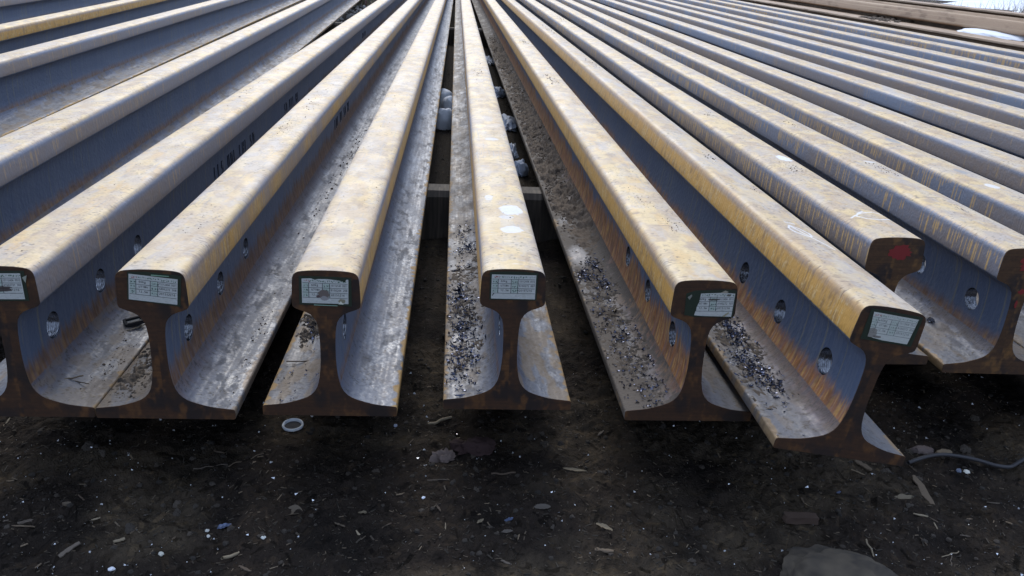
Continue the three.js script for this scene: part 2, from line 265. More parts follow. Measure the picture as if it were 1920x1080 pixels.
// ---------------------------------------------------------------- rails
const endTex = (seed) => { const n = 128, d = new Uint8Array(n * n * 4), a = rgb(60, 36, 16), b = rgb(36, 23, 16), c = rgb(96, 61, 26); for (let j = 0; j < n; j++) for (let i = 0; i < n; i++) { const o = [...a]; mix3(o, b, sm(0.4, 0.7, fb(i / 20 + seed * 9, j / 20))); mix3(o, c, sm(0.55, 0.8, fb(i / 7 + seed * 5, j / 11 + 30)) * 0.7); const f = 1 + (vn(i / 1.5, j / 1.5 + seed) - 0.5) * 0.35 + (vn(i / 60 + seed, j / 0.9) - 0.5) * 0.45; d.set([enc(o[0] * f), enc(o[1] * f), enc(o[2] * f), 255], (j * n + i) * 4); } const t = dtex(d, n, n, true, THREE.RepeatWrapping); t.repeat.set(6, 6); return t; };
const endMats = [0, 1, 2].map((i) => std({ map: endTex(i), roughness: 0.8 }));
const endOlive = std({ map: endTex(4), color: new THREE.Color(1.5, 1.75, 2.1), roughness: 0.8 });
const endShape = new THREE.Shape(PROF.map(([x, y]) => new THREE.Vector2(x * 0.998, y * 0.9985 + 0.0001)));
const endGeo = new THREE.ExtrudeGeometry(endShape, { depth: 0.0008, bevelEnabled: false });
const boreGeo = (() => { const g = new THREE.CylinderGeometry(HOLE_R, HOLE_R, 0.0166, 36, 3, true).rotateZ(Math.PI / 2); return g; })();
const boreBump = (() => { const n = 64, d = new Uint8Array(n * n * 4); for (let j = 0; j < n; j++) for (let i = 0; i < n; i++) { const v = 255 * (0.6 * vn(i / 3, j / 1.2) + 0.4 * vn(i / 9 + 5, j / 7)); d.set([v, v, v, 255], (j * n + i) * 4); } return dtex(d, n, n, false, THREE.RepeatWrapping); })();
const boreMat = std({ color: col(126, 128, 134), roughness: 0.2, metalness: 1, bumpMap: boreBump, bumpScale: 0.0007, side: THREE.DoubleSide });
const redPaint = std({ color: col(124, 34, 32), roughness: 0.6 });

function labelTexture(v) {
  const c = document.createElement('canvas'); c.width = 512; c.height = 300; const x = c.getContext('2d'), r = rng(v.seed);
  x.fillStyle = '#b6b6b0'; x.fillRect(0, 0, 512, 300);
  for (let i = 0; i < 500; i++) { x.fillStyle = `rgba(${r() < 0.5 ? '90,90,80' : '235,236,240'},${0.05 + r() * 0.07})`; x.fillRect(r() * 512, r() * 300, 4 + r() * 30, 2 + r() * 14); }
  // header line of tiny print, first part red, the rest green
  const print = (x0, x1, y, h, cl) => { x.fillStyle = cl; for (let p = x0; p < x1;) { const w = h * (0.55 + r() * 0.5); for (let k = 0; k < 5; k++) x.fillRect(p + r() * w * 0.8, y + r() * h * 0.8, r() < 0.5 ? w * 0.5 : 2.5, r() < 0.5 ? 2.5 : h * 0.5); p += w + h * 0.28; } };
  print(18, 78, 14, 24, '#8a3a3c'); print(84, 496, 14, 24, '#4c6656');
  x.strokeStyle = '#2c3436'; x.lineWidth = 5; const ys = [54, 110, 168, 230];
  for (const y of ys) { x.beginPath(); x.moveTo(8, y); x.lineTo(504, y); x.stroke(); }
  x.lineWidth = 7; for (const p of [76, 226, 306]) { x.beginPath(); x.moveTo(p, 54); x.lineTo(p, 230); x.stroke(); }
  for (let k = 0; k < 3; k++) { x.fillStyle = 'rgba(140,165,150,0.45)'; x.fillRect(12, ys[k] + 4, 58, 50); x.fillRect(234, ys[k] + 4, 66, 50); print(16, 68, ys[k] + 16, 26, '#46564e'); print(238, 300, ys[k] + 16, 26, '#46564e'); }
  x.fillStyle = '#14171c'; x.font = 'bold 32px monospace'; v.rows.forEach(([a, b], k) => { x.fillText(a, 104, ys[k] + 36); x.fillText(b, 318, ys[k] + 36, 184); });
  const ragged = (cx, cy, rx, ry, cl) => { x.fillStyle = cl; x.beginPath(); for (let a = 0; a < 26; a++) { const t = a / 26 * Math.PI * 2, q = 0.82 + r() * 0.3; x.lineTo(cx + Math.cos(t) * rx * q, cy + Math.sin(t) * ry * q); } x.fill(); };
  v.marks?.(x, ragged, r);
  const t = new THREE.CanvasTexture(c); t.colorSpace = THREE.SRGBColorSpace; return t;
}
function sheet(poly, z, thick) { const s = new THREE.Shape(poly.map(([x, y]) => new THREE.Vector2(x, y))); const g = new THREE.ExtrudeGeometry(s, { depth: thick, bevelEnabled: false }).translate(0, 0, z); return g; }
function paperLabel(parent, v) {
  const w = 0.049, h = 0.0285, t = std({ map: labelTexture(v), roughness: 0.62 });
  const poly = v.poly ?? [[0, 0], [1, 0], [1, 1], [0, 1]];
  const g = sheet(poly.map(([a, b]) => [(a - 0.5) * w, (b - 0.5) * h]), 0.0014, 0.0003), p = g.attributes.position, uv = g.attributes.uv; for (let i = 0; i < p.count; i++) uv.setXY(i, p.getX(i) / w + 0.5, p.getY(i) / h + 0.5);
  const o = mesh('paper_label', g, t, parent); o.position.set(v.x ?? 0, v.y ?? 0.1548, 0); o.rotation.z = v.turn ?? 0;
  mesh('label_backing', sheet(v.back ?? [[-0.028, -0.0165], [0.028, -0.0165], [0.0285, 0.0168], [-0.028, 0.0172]], 0.0009, 0.0003), std({ color: col(34, 44, 30), roughness: 0.55 }), o);
  (v.extra ?? []).forEach(([poly2, c]) => mesh('label_scrap', sheet(poly2, 0.0021, 0.0002), std({ color: col(...c), roughness: 0.7 }), o));
}
function rail({ x, z, yaw = 0, y = 0, roll = 0, mat, drilled, end = 0, label, group: gr, paper, red, name = 'steel_rail' }) {
  const g = group(name, [x, y, z]); g.rotation.order = 'YXZ'; g.rotation.set(0, -yaw * D, -roll * D);
  tag(g, label, 'rail', gr);
  mesh('rail_body', drilled ? drilledRail : plainRail, mat, g);
  if (drilled) {
    mesh('end_face', endGeo, end === 'olive' ? endOlive : endMats[end], g);
    for (const s of HOLE_S) mesh('bolt_hole', boreGeo, boreMat, g).position.set(0, HOLE_Y, -s);
  }
  if (paper) paperLabel(g, paper);
  if (red) for (const q of red) mesh('red_paint_mark', sheet(q, 0.0009, 0.0002), redPaint, g);
  return g;
}
const blob = (cx, cy, rx, ry, seed, n = 26) => { const r = rng(seed); return Array.from({ length: n }, (_, i) => { const t = i / n * Math.PI * 2, q = 0.72 + r() * 0.45; return [cx + Math.cos(t) * rx * q, cy + Math.sin(t) * ry * q]; }); };
const rows = (a, b, c) => [['60kg', a], ['U71Mn', b], ['12.5m', c]];

const rails = {};
rails[1] = rail({ x: -0.460, z: -0.837, yaw: -0.16, drilled: true, end: 0,
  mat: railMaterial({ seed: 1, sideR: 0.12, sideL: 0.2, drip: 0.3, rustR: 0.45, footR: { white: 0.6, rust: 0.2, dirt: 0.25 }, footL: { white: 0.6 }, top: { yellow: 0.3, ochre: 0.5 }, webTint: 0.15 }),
  label: 'steel rail whose paper label carries a dark smear, foot touching the next rail',
  paper: { seed: 11, turn: 0.02, x: -0.002, y: 0.154, rows: rows('15112404 0513', 'A1602731 306', '20151216'), marks: (c, rg) => { rg(250, 190, 150, 22, 'rgba(60,50,46,0.85)'); rg(310, 165, 90, 18, 'rgba(60,50,46,0.85)'); }, extra: [[[[0.026, 0.010], [0.031, 0.0125], [0.0285, 0.004]], [140, 142, 128]]] } });
rails[2] = rail({ x: -0.308, z: -0.834, yaw: 0.24, y: 0.001, drilled: true, end: 1,
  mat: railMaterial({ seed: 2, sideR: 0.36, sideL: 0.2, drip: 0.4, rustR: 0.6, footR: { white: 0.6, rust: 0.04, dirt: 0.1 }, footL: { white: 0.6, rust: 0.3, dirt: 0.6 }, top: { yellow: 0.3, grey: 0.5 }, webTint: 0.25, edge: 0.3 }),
  label: 'steel rail whose paper label is stuck on slanting down to one side',
  paper: { seed: 12, turn: -0.105, x: 0.0022, y: 0.1545, rows: rows('15112404 1011', '5A06272 308', '201512216'), back: [[-0.026, -0.015], [0.0275, -0.0165], [0.028, 0.0185], [-0.008, 0.0185], [-0.026, 0.0162]], extra: [[[[-0.002, 0.0152], [0.016, 0.0163], [0.016, 0.0172], [-0.002, 0.0166]], [120, 150, 125]]] } });
rails[3] = rail({ x: -0.131, z: -0.846, yaw: 0.24, drilled: true, end: 2,
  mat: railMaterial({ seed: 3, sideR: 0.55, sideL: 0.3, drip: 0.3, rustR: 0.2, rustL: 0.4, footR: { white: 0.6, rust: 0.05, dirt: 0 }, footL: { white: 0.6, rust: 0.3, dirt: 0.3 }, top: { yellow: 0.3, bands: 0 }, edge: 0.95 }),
  label: 'steel rail whose paper label has a round worn patch in its middle',
  paper: { seed: 13, turn: -0.02, x: -0.0006, y: 0.1525, rows: rows('15112140 0911', 'B150204 208', '20151216'), poly: [[0, 0], [1, 0.02], [1, 1], [0.95, 0.99], [0.93, 0.88], [0.8, 0.95], [0.55, 0.99], [0.35, 0.98], [0.28, 0.94], [0.2, 1], [0, 0.97]], back: [[-0.0275, -0.0165], [0.028, -0.0165], [0.0275, 0.0165], [0.012, 0.0168], [-0.0275, 0.0162]], marks: (c, rg) => { rg(242, 190, 66, 62, 'rgba(104,92,86,1)'); rg(250, 236, 46, 28, 'rgba(140,136,134,1)'); rg(176, 216, 22, 14, 'rgba(70,50,54,0.9)'); rg(440, 262, 40, 26, 'rgba(128,120,96,0.9)'); }, extra: [[[[0.014, -0.014], [0.0165, -0.0105], [0.0195, -0.0142]], [210, 208, 190]], [[[-0.012, -0.0156], [0.013, -0.0158], [0.013, -0.0163], [-0.012, -0.0163]], [140, 170, 150]]] } });
rails[4] = rail({ x: 0.071, z: -0.866, yaw: 0.03, y: -0.001, drilled: true, end: 1,
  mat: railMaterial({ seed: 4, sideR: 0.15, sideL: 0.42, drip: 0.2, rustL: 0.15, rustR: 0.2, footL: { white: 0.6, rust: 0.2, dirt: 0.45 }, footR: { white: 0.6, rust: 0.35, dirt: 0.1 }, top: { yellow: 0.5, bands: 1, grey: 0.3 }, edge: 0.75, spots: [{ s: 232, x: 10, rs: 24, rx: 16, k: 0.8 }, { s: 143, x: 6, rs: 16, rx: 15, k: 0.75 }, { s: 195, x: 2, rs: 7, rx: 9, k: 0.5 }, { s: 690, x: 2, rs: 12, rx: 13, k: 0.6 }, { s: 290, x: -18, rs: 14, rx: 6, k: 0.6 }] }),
  label: 'steel rail with two round white paint spots on its head',
  paper: { seed: 14, x: 0.0002, y: 0.1553, rows: rows('15112404 0513', 'A160272 007', '20151216'), back: [[-0.0262, -0.0158], [0.0262, -0.0158], [0.0266, 0.0168], [0.01, 0.0182], [-0.012, 0.018], [-0.0266, 0.0168]], marks: (c) => { c.strokeStyle = '#222'; c.lineWidth = 9; c.beginPath(); c.moveTo(12, 262); c.lineTo(32, 232); c.stroke(); } } });
rails[5] = rail({ x: 0.281, z: -0.843, yaw: -0.2, drilled: true, end: 2,
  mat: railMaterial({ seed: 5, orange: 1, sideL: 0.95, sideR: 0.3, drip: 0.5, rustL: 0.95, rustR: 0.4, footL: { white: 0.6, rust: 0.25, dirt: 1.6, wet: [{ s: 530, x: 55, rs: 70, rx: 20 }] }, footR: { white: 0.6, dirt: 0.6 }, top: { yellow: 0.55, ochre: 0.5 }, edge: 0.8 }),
  label: 'steel rail with mud along its foot and a label peeled at the corners',
  paper: { seed: 15, x: 0.0085, y: 0.1475, turn: 0.015, rows: rows('15112404 0513', 'A160272 107', '20151216'), poly: [[0.12, 0.06], [0.3, 0.03], [0.98, 0], [1, 0.97], [0.72, 1], [0.22, 0.96], [0.2, 0.6], [0.16, 0.4]], back: [[-0.0295, -0.0125], [-0.018, -0.0148], [0.0255, -0.0155], [0.026, 0.0165], [0.02, 0.0178], [-0.02, 0.0165], [-0.03, 0.013]], marks: (c, rg) => { rg(270, 84, 70, 14, 'rgba(60,52,48,0.8)'); rg(440, 30, 26, 14, 'rgba(70,62,50,0.8)'); rg(60, 120, 40, 60, 'rgba(100,96,90,0.6)'); }, extra: [[[[-0.0285, 0.009], [-0.024, 0.0125], [-0.0235, 0.0105], [-0.026, 0.006]], [120, 118, 108]], [[[0.008, 0.0145], [0.013, 0.0172], [0.0165, 0.0158], [0.015, 0.0142]], [150, 142, 124]], [[[0.013, -0.0135], [0.0195, -0.0085], [0.0205, -0.0095], [0.015, -0.0142]], [150, 140, 110]]] } });
rails[6] = rail({ x: 0.420, z: -0.750, yaw: -0.4, y: 0.012, roll: 8.79, drilled: true, end: 0,
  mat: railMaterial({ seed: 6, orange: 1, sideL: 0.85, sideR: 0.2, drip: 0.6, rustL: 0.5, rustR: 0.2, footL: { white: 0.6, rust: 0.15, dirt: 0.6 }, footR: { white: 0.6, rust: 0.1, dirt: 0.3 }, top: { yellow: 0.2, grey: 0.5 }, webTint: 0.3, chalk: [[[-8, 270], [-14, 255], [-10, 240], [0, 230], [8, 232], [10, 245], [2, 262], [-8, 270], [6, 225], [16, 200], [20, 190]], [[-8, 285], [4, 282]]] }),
  label: 'steel rail tipped over to one side with a chalk loop on its head',
  paper: { seed: 16, x: 0.0018, y: 0.1545, rows: rows('15112404 0513', 'A160272 408', '20151216'), poly: [[0.06, 0.06], [0.4, 0], [0.96, 0], [1, 0.98], [0, 1], [0.04, 0.5]], marks: (c, rg) => { c.fillStyle = 'rgba(190,190,180,0.45)'; c.fillRect(0, 0, 512, 300); rg(60, 240, 60, 60, 'rgba(120,112,104,0.75)'); rg(130, 270, 50, 14, 'rgba(90,80,74,0.7)'); } } });
rails[7] = rail({ x: 0.559, z: -0.966, yaw: -0.1, y: 0.016, roll: -0.57, drilled: true, end: 'olive',
  mat: railMaterial({ seed: 7, dripK: 0.95, sideL: 0.12, sideR: 0.2, drip: 1.0, rustL: 0.4, rustR: 0.4, top: { yellow: 0.5, ochre: 0.3 }, spots: [{ s: 432, x: 14, rs: 22, rx: 12, k: 0.95 }], chalk: [[[-16, 92], [-2, 104], [18, 112], [34, 100], [34, 84], [14, 76], [-4, 78], [-14, 90], [-6, 104], [4, 112]], [[-16, 92], [-24, 84]]] }),
  label: 'set-back steel rail with red paint on its end and a chalk ring on its head', red: [blob(0.005, 0.157, 0.015, 0.0105, 3)] });
rails[8] = rail({ x: 0.726, z: -0.957, yaw: 0.04, y: 0.009, roll: 0.72, drilled: true, end: 'olive',
  mat: railMaterial({ seed: 8, blue: 0.5, dripK: 0.95, sideL: 0.1, sideR: 0.2, drip: 0.95, rustL: 0.25, rustR: 0.4, footL: { white: 0.6, rust: 0.15, dirt: 0.2 }, top: { yellow: 0.6, grey: 0.4 }, webTint: 0.05, spots: [{ s: 470, x: 8, rs: 10, rx: 12, k: 0.5 }] }),
  label: 'set-back steel rail with red paint down its end, orange streaks on the head side', red: [blob(0.008, 0.155, 0.021, 0.012, 5), blob(0.002, 0.118, 0.005, 0.004, 6, 14), blob(-0.001, 0.1, 0.002, 0.006, 8, 12)] });

const farMats = [9, 10, 11].map((s, i) => railMaterial({ seed: s, blue: [0.6, 0.1, 0.7][i], sideL: [0.05, 0.1, 0][i], sideR: 0.2, drip: [0.85, 0.2, 0.3][i], rustL: 0.25, dripK: [0.85, 0.4, 0.4][i], top: { yellow: [0.45, 0.3, 0.15][i], grey: [0.3, 0.5, 0.7][i] }, spots: i ? [] : [{ s: 710, x: 10, rs: 28, rx: 10, k: 0.8, c: C.footL }, { s: 450, x: 4, rs: 22, rx: 10, k: 0.75, c: C.footL }, { s: 350, x: 0, rs: 18, rx: 12, k: 0.7 }] }));
[[0.888, -0.95, 0.05, 0], [1.068, -0.93, -0.1, 1], [1.281, -0.9, 0.05, 2], [1.486, -0.99, 0, 1], [1.69, -0.9, 0.15, 2], [1.885, -0.95, 0.2, 1], [2.128, -0.9, 0.55, 2], [2.43, -0.97, 0.3, 0], [2.672, -0.92, 0.35, 2]].forEach(([x, z, yaw, m], i) => {
  rail({ x: x, z, yaw, y: 0.003, mat: farMats[m], label: ['first', 'second', 'third', 'fourth', 'fifth', 'sixth', 'seventh', 'eighth', 'ninth'][i] + ' steel rail from the red-ended pair of rails towards the brown rails', group: 'evenly spaced rails' });
});
const leftMat = railMaterial({ seed: 21, sideR: 0.12, drip: 0.3, rustR: 0.3, footR: { white: 0.6, rust: 0.25 }, top: { yellow: 0.35, grey: 0.35 }, webTint: 0.5, edge: 0.7 });
const leftMat2 = railMaterial({ seed: 22, sideR: 0.1, drip: 0.25, rustR: 0.25, footR: { white: 0.6, rust: 0.25 }, top: { yellow: 0.2, grey: 0.4 }, webTint: 0.6, edge: 1.1 });
const yellowMat = railMaterial({ seed: 23, sideR: 1.4, drip: 0.3, rustR: 0.3, footR: { white: 0.6, rust: 0.3 }, top: { yellow: 0.9, ochre: 0.6, grey: -0.3 }, webTint: 0.9, edge: 0.8 });
rail({ x: -0.693, z: -0.85, yaw: -2.2, mat: leftMat, label: 'steel rail running beside the rail with the smeared label, without end label in view' });
rail({ x: -1.137, z: -0.85, yaw: -2.65, mat: leftMat2, label: 'grey headed steel rail beside the bright yellow rail' });
rail({ x: -1.408, z: -0.85, yaw: -4.45, mat: yellowMat, label: 'steel rail with a bright yellow rusted head side' });
rail({ x: -1.96, z: -0.85, yaw: -4.6, mat: leftMat, label: 'outermost steel rail, next beyond the bright yellow one' });

// rolled characters standing proud of the web
{
  const bar = (s, y, w, h) => new THREE.BoxGeometry(0.0016, h, w).translate(0.0088, y, -s);
  const glyph = { I: [[0, 0.5, 0.2, 1]], L: [[0, 0.5, 0.2, 1], [0.35, 0.08, 0.5, 0.16]], U: [[0, 0.5, 0.2, 1], [0.6, 0.5, 0.2, 1], [0.3, 0.08, 0.5, 0.16]], 5: [[0.3, 0.92, 0.6, 0.16], [0.05, 0.72, 0.18, 0.36], [0.3, 0.5, 0.6, 0.16], [0.55, 0.28, 0.18, 0.4], [0.3, 0.08, 0.6, 0.16]], 0: [[0, 0.5, 0.18, 1], [0.6, 0.5, 0.18, 1], [0.3, 0.92, 0.5, 0.16], [0.3, 0.08, 0.5, 0.16]], T: [[0.3, 0.5, 0.2, 1], [0.3, 0.92, 0.7, 0.16]], H: [[0, 0.5, 0.18, 1], [0.6, 0.5, 0.18, 1], [0.3, 0.5, 0.5, 0.16]] };
  const gm = std({ color: col(62, 70, 86), roughness: 0.45, metalness: 0.5 });
  const write = (parent, text, s0) => { let s = s0; for (const ch of text) { if (glyph[ch]) mesh('rolled_character', mergeGeometries(glyph[ch].map(([a, b, w, h]) => bar(s + a * 0.017, 0.064 + b * 0.025, w * 0.017, h * 0.025))), gm, parent); s += ch === ' ' ? 0.024 : 0.026; } };
  write(rails[1], 'IL5 U0I IHI 50', 0.78); write(rails[1], '50 UTI HI', 1.5); write(rails[2], 'I0I UI 50 HI', 1.3); write(rails[1], 'HI0 II0', 3.6);
}

// brown rails lying on their sides beyond the row
{
  const bm = railMaterial({ seed: 31, brown: true });
  const put = (x, y, z, yaw, roll, label) => rail({ x, y, z, yaw, roll, mat: bm, label, group: 'brown rails beyond the row', name: 'brown_rail' });
  put(2.89, 0.192, -0.8, 0.45, 180, 'brown rusted rail lying upside down next to the evenly spaced row');
  put(3.05, 0.185, -0.8, 0.5, 180, 'brown rusted rail lying upside down under the snow patch');
  put(3.22, 0.215, -0.8, 0.55, -78, 'brown rusted rail lying on its side with its foot towards the row');
  put(3.52, 0.30, -0.8, 0.6, 180, 'topmost brown rusted rail of the side stack, before the snow');
}

// ---------------------------------------------------------------- snow, gravel and grass beyond
const snowMat = std({ color: col(214, 217, 223), roughness: 0.8 });
function lump(rx, ry, rz, seed, amp = 0.25, detail = 4, flat = 0.25) {
  const g = new THREE.IcosahedronGeometry(1, detail), p = g.attributes.position;
  for (let i = 0; i < p.count; i++) { const x = p.getX(i), y = p.getY(i), z = p.getZ(i); const q = 1 + (fb(x * 1.7 + seed * 7.3 + y, z * 1.7 + seed + y * 0.7) - 0.5) * 2 * amp + (fb(x * 6 + seed, z * 6 + y * 6) - 0.5) * amp * 0.7; p.setXYZ(i, x * rx * q, (y < -flat ? -flat : y) * ry * q, z * rz * q); }
  return toCreasedNormals(g, 0.9);
}
const placed = (name, geo, m, x, z, turn = 0, lift = 0) => { const o = mesh(name, geo, m); o.position.set(x, groundY(x, z) + lift, z); o.rotation.y = turn; return o; };
[[-0.034, -3.52, 0.042, 0.065, 0.042, 'farthest'], [-0.014, -3.3, 0.03, 0.075, 0.07, 'middle'], [-0.03, -3.1, 0.042, 0.06, 0.036, 'nearest']].forEach(([x, z, a, b, c, w], i) => tag(placed('snow_lump', lump(a, b, c, i + 1, 0.24), snowMat, x, z, 0.4 * i, 0.008), ({ farthest: 'snow lump farthest from', middle: 'middle snow lump from', nearest: 'snow lump nearest to' })[w] + ' the rail ends, of three white snow lumps beside the white-spotted rail', 'snow'));
[[0.205, -3.93, 0.03, 0.05], [0.2, -3.15, 0.032, 0.09], [0.2, -2.72, 0.02, 0.06], [0.197, -2.42, 0.018, 0.03], [0.21, -5.1, 0.04, 0.12]].forEach(([x, z, a, c], i) => tag(placed('snow_patch', lump(a, 0.03, c, 11 + i, 0.9, 5, 0.1), std({ color: col(200, 206, 218), roughness: 0.8 }), x, z), 'dirty snow patch between the white-spotted and muddy rails, ' + ['fourth', 'third', 'second', 'first', 'fifth'][i] + ' from their ends', 'snow', 'thin snow patches between two rails'));
{ // snow on the open ground beyond
  const nx = 150, nz = 150, pos = [], idx = []; const X = (i) => 3.6 + 30 * (i / nx) ** 1.3, Z = (j) => -7 - 38 * (j / nz) ** 1.3;
  const H = (x, z) => (fb(x * 0.35 + 60, z * 0.35 + 21) - 0.36 + (fb(x * 2 + 4, z * 2) - 0.5) * 0.16) * 0.5;
  for (let j = 0; j <= nz; j++) for (let i = 0; i <= nx; i++) { const x = X(i), z = Z(j); pos.push(x, groundY(x, z) + Math.max(-0.05, Math.min(0.16, H(x, z) * sm(0, 0.9, x - 3.8))), z); }
  for (let j = 0; j < nz; j++) for (let i = 0; i < nx; i++) { const a = j * (nx + 1) + i; idx.push(a, a + 1, a + nx + 1, a + 1, a + nx + 2, a + nx + 1); }
  const g = new THREE.BufferGeometry(); g.setAttribute('position', new THREE.Float32BufferAttribute(pos, 3)); g.setIndex(idx); g.computeVertexNormals();
  tag(mesh('snow', g, snowMat), 'patchy snow lying on the open ground past the brown rails', 'snow', null, 'structure');
}
function instanced(name, geo, m, list, label, cat) {
  const o = new THREE.InstancedMesh(geo, m, list.length); o.name = numbered(name); const M = new THREE.Matrix4(), q = new THREE.Quaternion(), e = new THREE.Euler();
  list.forEach(({ p, r, s, c }, i) => { M.compose(new THREE.Vector3(...p), q.setFromEuler(e.set(...r)), new THREE.Vector3(...s)); o.setMatrixAt(i, M); if (c) o.setColorAt(i, c); });
  o.castShadow = o.receiveShadow = true; scene.add(o); return tag(o, label, cat, null, 'stuff');
}
{
  const r = rng(5), l = []; const blade = new THREE.ConeGeometry(0.004, 0.3, 3, 3).translate(0, 0.15, 0); { const p = blade.attributes.position; for (let i = 0; i < p.count; i++) p.setX(i, p.getX(i) + p.getY(i) ** 2 * 1.3); blade.computeVertexNormals(); }
  for (const [cx, cz, n, sp] of [[9.4, -13.2, 500, 0.9], [11.2, -14.4, 500, 0.8], [7.2, -14, 260, 0.6], [12.6, -17, 300, 1], [-0.95, -9.4, 160, 0.25], [10.2, -11.8, 260, 0.7]]) for (let i = 0; i < n; i++) { const x = cx + (r() + r() - 1) * sp * 1.6, z = cz + (r() + r() - 1) * sp, k = 0.5 + r(); l.push({ p: [x, groundY(x, z) - 0.01, z], r: [(r() - 0.5) * 0.8, r() * 6.3, (r() - 0.5) * 0.9], s: [1.2, k, 1.2], c: col(120 + r() * 40, 112 + r() * 30, 92 + r() * 30) }); }
  instanced('dry_grass', blade, std({ color: 0xffffff, roughness: 0.9, side: THREE.DoubleSide }), l, 'dry grey grass sticking out of the snow past the brown rails', 'grass');
  const st = new THREE.IcosahedronGeometry(0.02, 1); { const p = st.attributes.position; for (let i = 0; i < p.count; i++) { const q = 0.75 + 0.5 * vn(p.getX(i) * 90 + 5, p.getY(i) * 90 + p.getZ(i) * 60); p.setXYZ(i, p.getX(i) * q, p.getY(i) * q * 0.7, p.getZ(i) * q); } }
  const gl = []; for (let i = 0; i < 1400; i++) { const x = -1.35 + r() * 0.95, z = -6.25 - r() * 5.5, k = 0.3 + r() * r() * 1.1, v = 120 + r() * 90; gl.push({ p: [x, groundY(x, z) + 0.004, z], r: [r() * 6, r() * 6, r() * 6], s: [k, k, k], c: col(v, v * 0.98, v * 0.95) }); }
  instanced('gravel', toCreasedNormals(st, 0.5), std({ color: 0xffffff, roughness: 0.9 }), gl, 'pale gravel on the ground in the widening gap between the far rails', 'gravel');
}

// ---------------------------------------------------------------- dirt and swarf lying on the rails
const secY = (x) => { x = Math.abs(x); for (let i = 7; i < 22; i++) { const [a, b] = HALF[i], [c, d] = HALF[i + 1]; if (x <= a && x >= c) return b + (d - b) * (a - x) / (a - c + 1e-9); } return 0.0123; };
const onRail = (o, n) => { const g = rails[n]; o.position.copy(g.position); o.rotation.copy(g.rotation); return o; };
function curl(r, len, wid) {   // a short bent ribbon of cut metal
  const n = 4, R = len * (0.25 + r() * 0.5), a0 = r() * 6.3, sweep = len / R, t = 0.0003, pos = [], idx = [];
  for (let k = 0; k <= n; k++) { const a = sweep * (k / n - 0.5), w = wid * (k === 0 || k === n ? 0.4 : 1); for (const [dy, dz] of [[0, -w / 2], [0, w / 2], [t, w / 2], [t, -w / 2]]) pos.push(R * Math.sin(a), R * (1 - Math.cos(a)) + dy, dz + k * wid * 0.15); }
  for (let k = 0; k < n; k++) for (let m = 0; m < 4; m++) { const a = k * 4 + m, b = k * 4 + (m + 1) % 4; idx.push(a, a + 4, b, b, a + 4, b + 4); }
  const g = new THREE.BufferGeometry(); g.setAttribute('position', new THREE.Float32BufferAttribute(pos, 3)); g.setIndex(idx);
  return g.rotateX((r() - 0.5) * 2.2).rotateY(a0).toNonIndexed();
}
function swarf(n, seed, clusters, label) {
  const r = rng(seed), gs = [];
  for (const [cx, cs, rx, rs, cnt, k = 1] of clusters) for (let i = 0; i < cnt; i++) {
    const x = Math.max(-0.073, Math.min(-0.022, cx + (r() + r() + r() - 1.5) * rx)), s = Math.max(0.004, cs + (r() + r() + r() - 1.5) * rs), big = r() < 0.08 ? 1.7 : 1;
    gs.push(curl(r, (0.0026 + r() * 0.006) * k * big, (0.0009 + r() * 0.0018) * k).translate(x, secY(x) + 0.0004 + r() * r() * 0.003, -s));
  }
  const g = mergeGeometries(gs); g.computeVertexNormals();
  return tag(onRail(mesh('metal_swarf', g, std({ color: col(78, 82, 100), roughness: 0.32, metalness: 0.9, side: THREE.DoubleSide })), n), label, 'swarf', null, 'stuff');
}
swarf(4, 41, [[-0.055, 0.08, 0.02, 0.07, 90], [-0.05, 0.2, 0.022, 0.09, 150], [-0.055, 0.31, 0.02, 0.05, 70], [-0.045, 0.62, 0.016, 0.05, 50], [-0.042, 0.52, 0.016, 0.04, 60], [-0.05, 0.4, 0.03, 0.3, 90, 0.8], [-0.05, 0.15, 0.03, 0.15, 80, 0.9], [-0.048, 0.12, 0.02, 0.1, 16, 2], [-0.05, 0.3, 0.02, 0.1, 10, 2.2]], 'dark metal shavings on the foot of the white-spotted rail');
swarf(5, 42, [[-0.06, 0.43, 0.012, 0.03, 80], [-0.042, 0.47, 0.016, 0.05, 80], [-0.036, 0.38, 0.012, 0.03, 60], [-0.045, 0.2, 0.03, 0.2, 260, 0.9], [-0.035, 0.06, 0.03, 0.06, 30]], 'dark metal shavings on the foot of the muddy rail');
swarf(6, 43, [[-0.058, 0.42, 0.014, 0.05, 110], [-0.045, 0.36, 0.016, 0.05, 110], [-0.038, 0.27, 0.014, 0.06, 150], [-0.05, 0.17, 0.018, 0.06, 130], [-0.04, 0.12, 0.012, 0.04, 70], [-0.05, 0.5, 0.02, 0.1, 90], [-0.045, 0.3, 0.03, 0.3, 200, 0.7]], 'dark metal shavings on the foot of the tipped-over rail');
swarf(3, 44, [[-0.045, 0.22, 0.02, 0.05, 60, 1.3], [-0.05, 0.1, 0.03, 0.12, 30, 0.7]], 'dark shavings and scraps on the foot of the rail with the worn label');
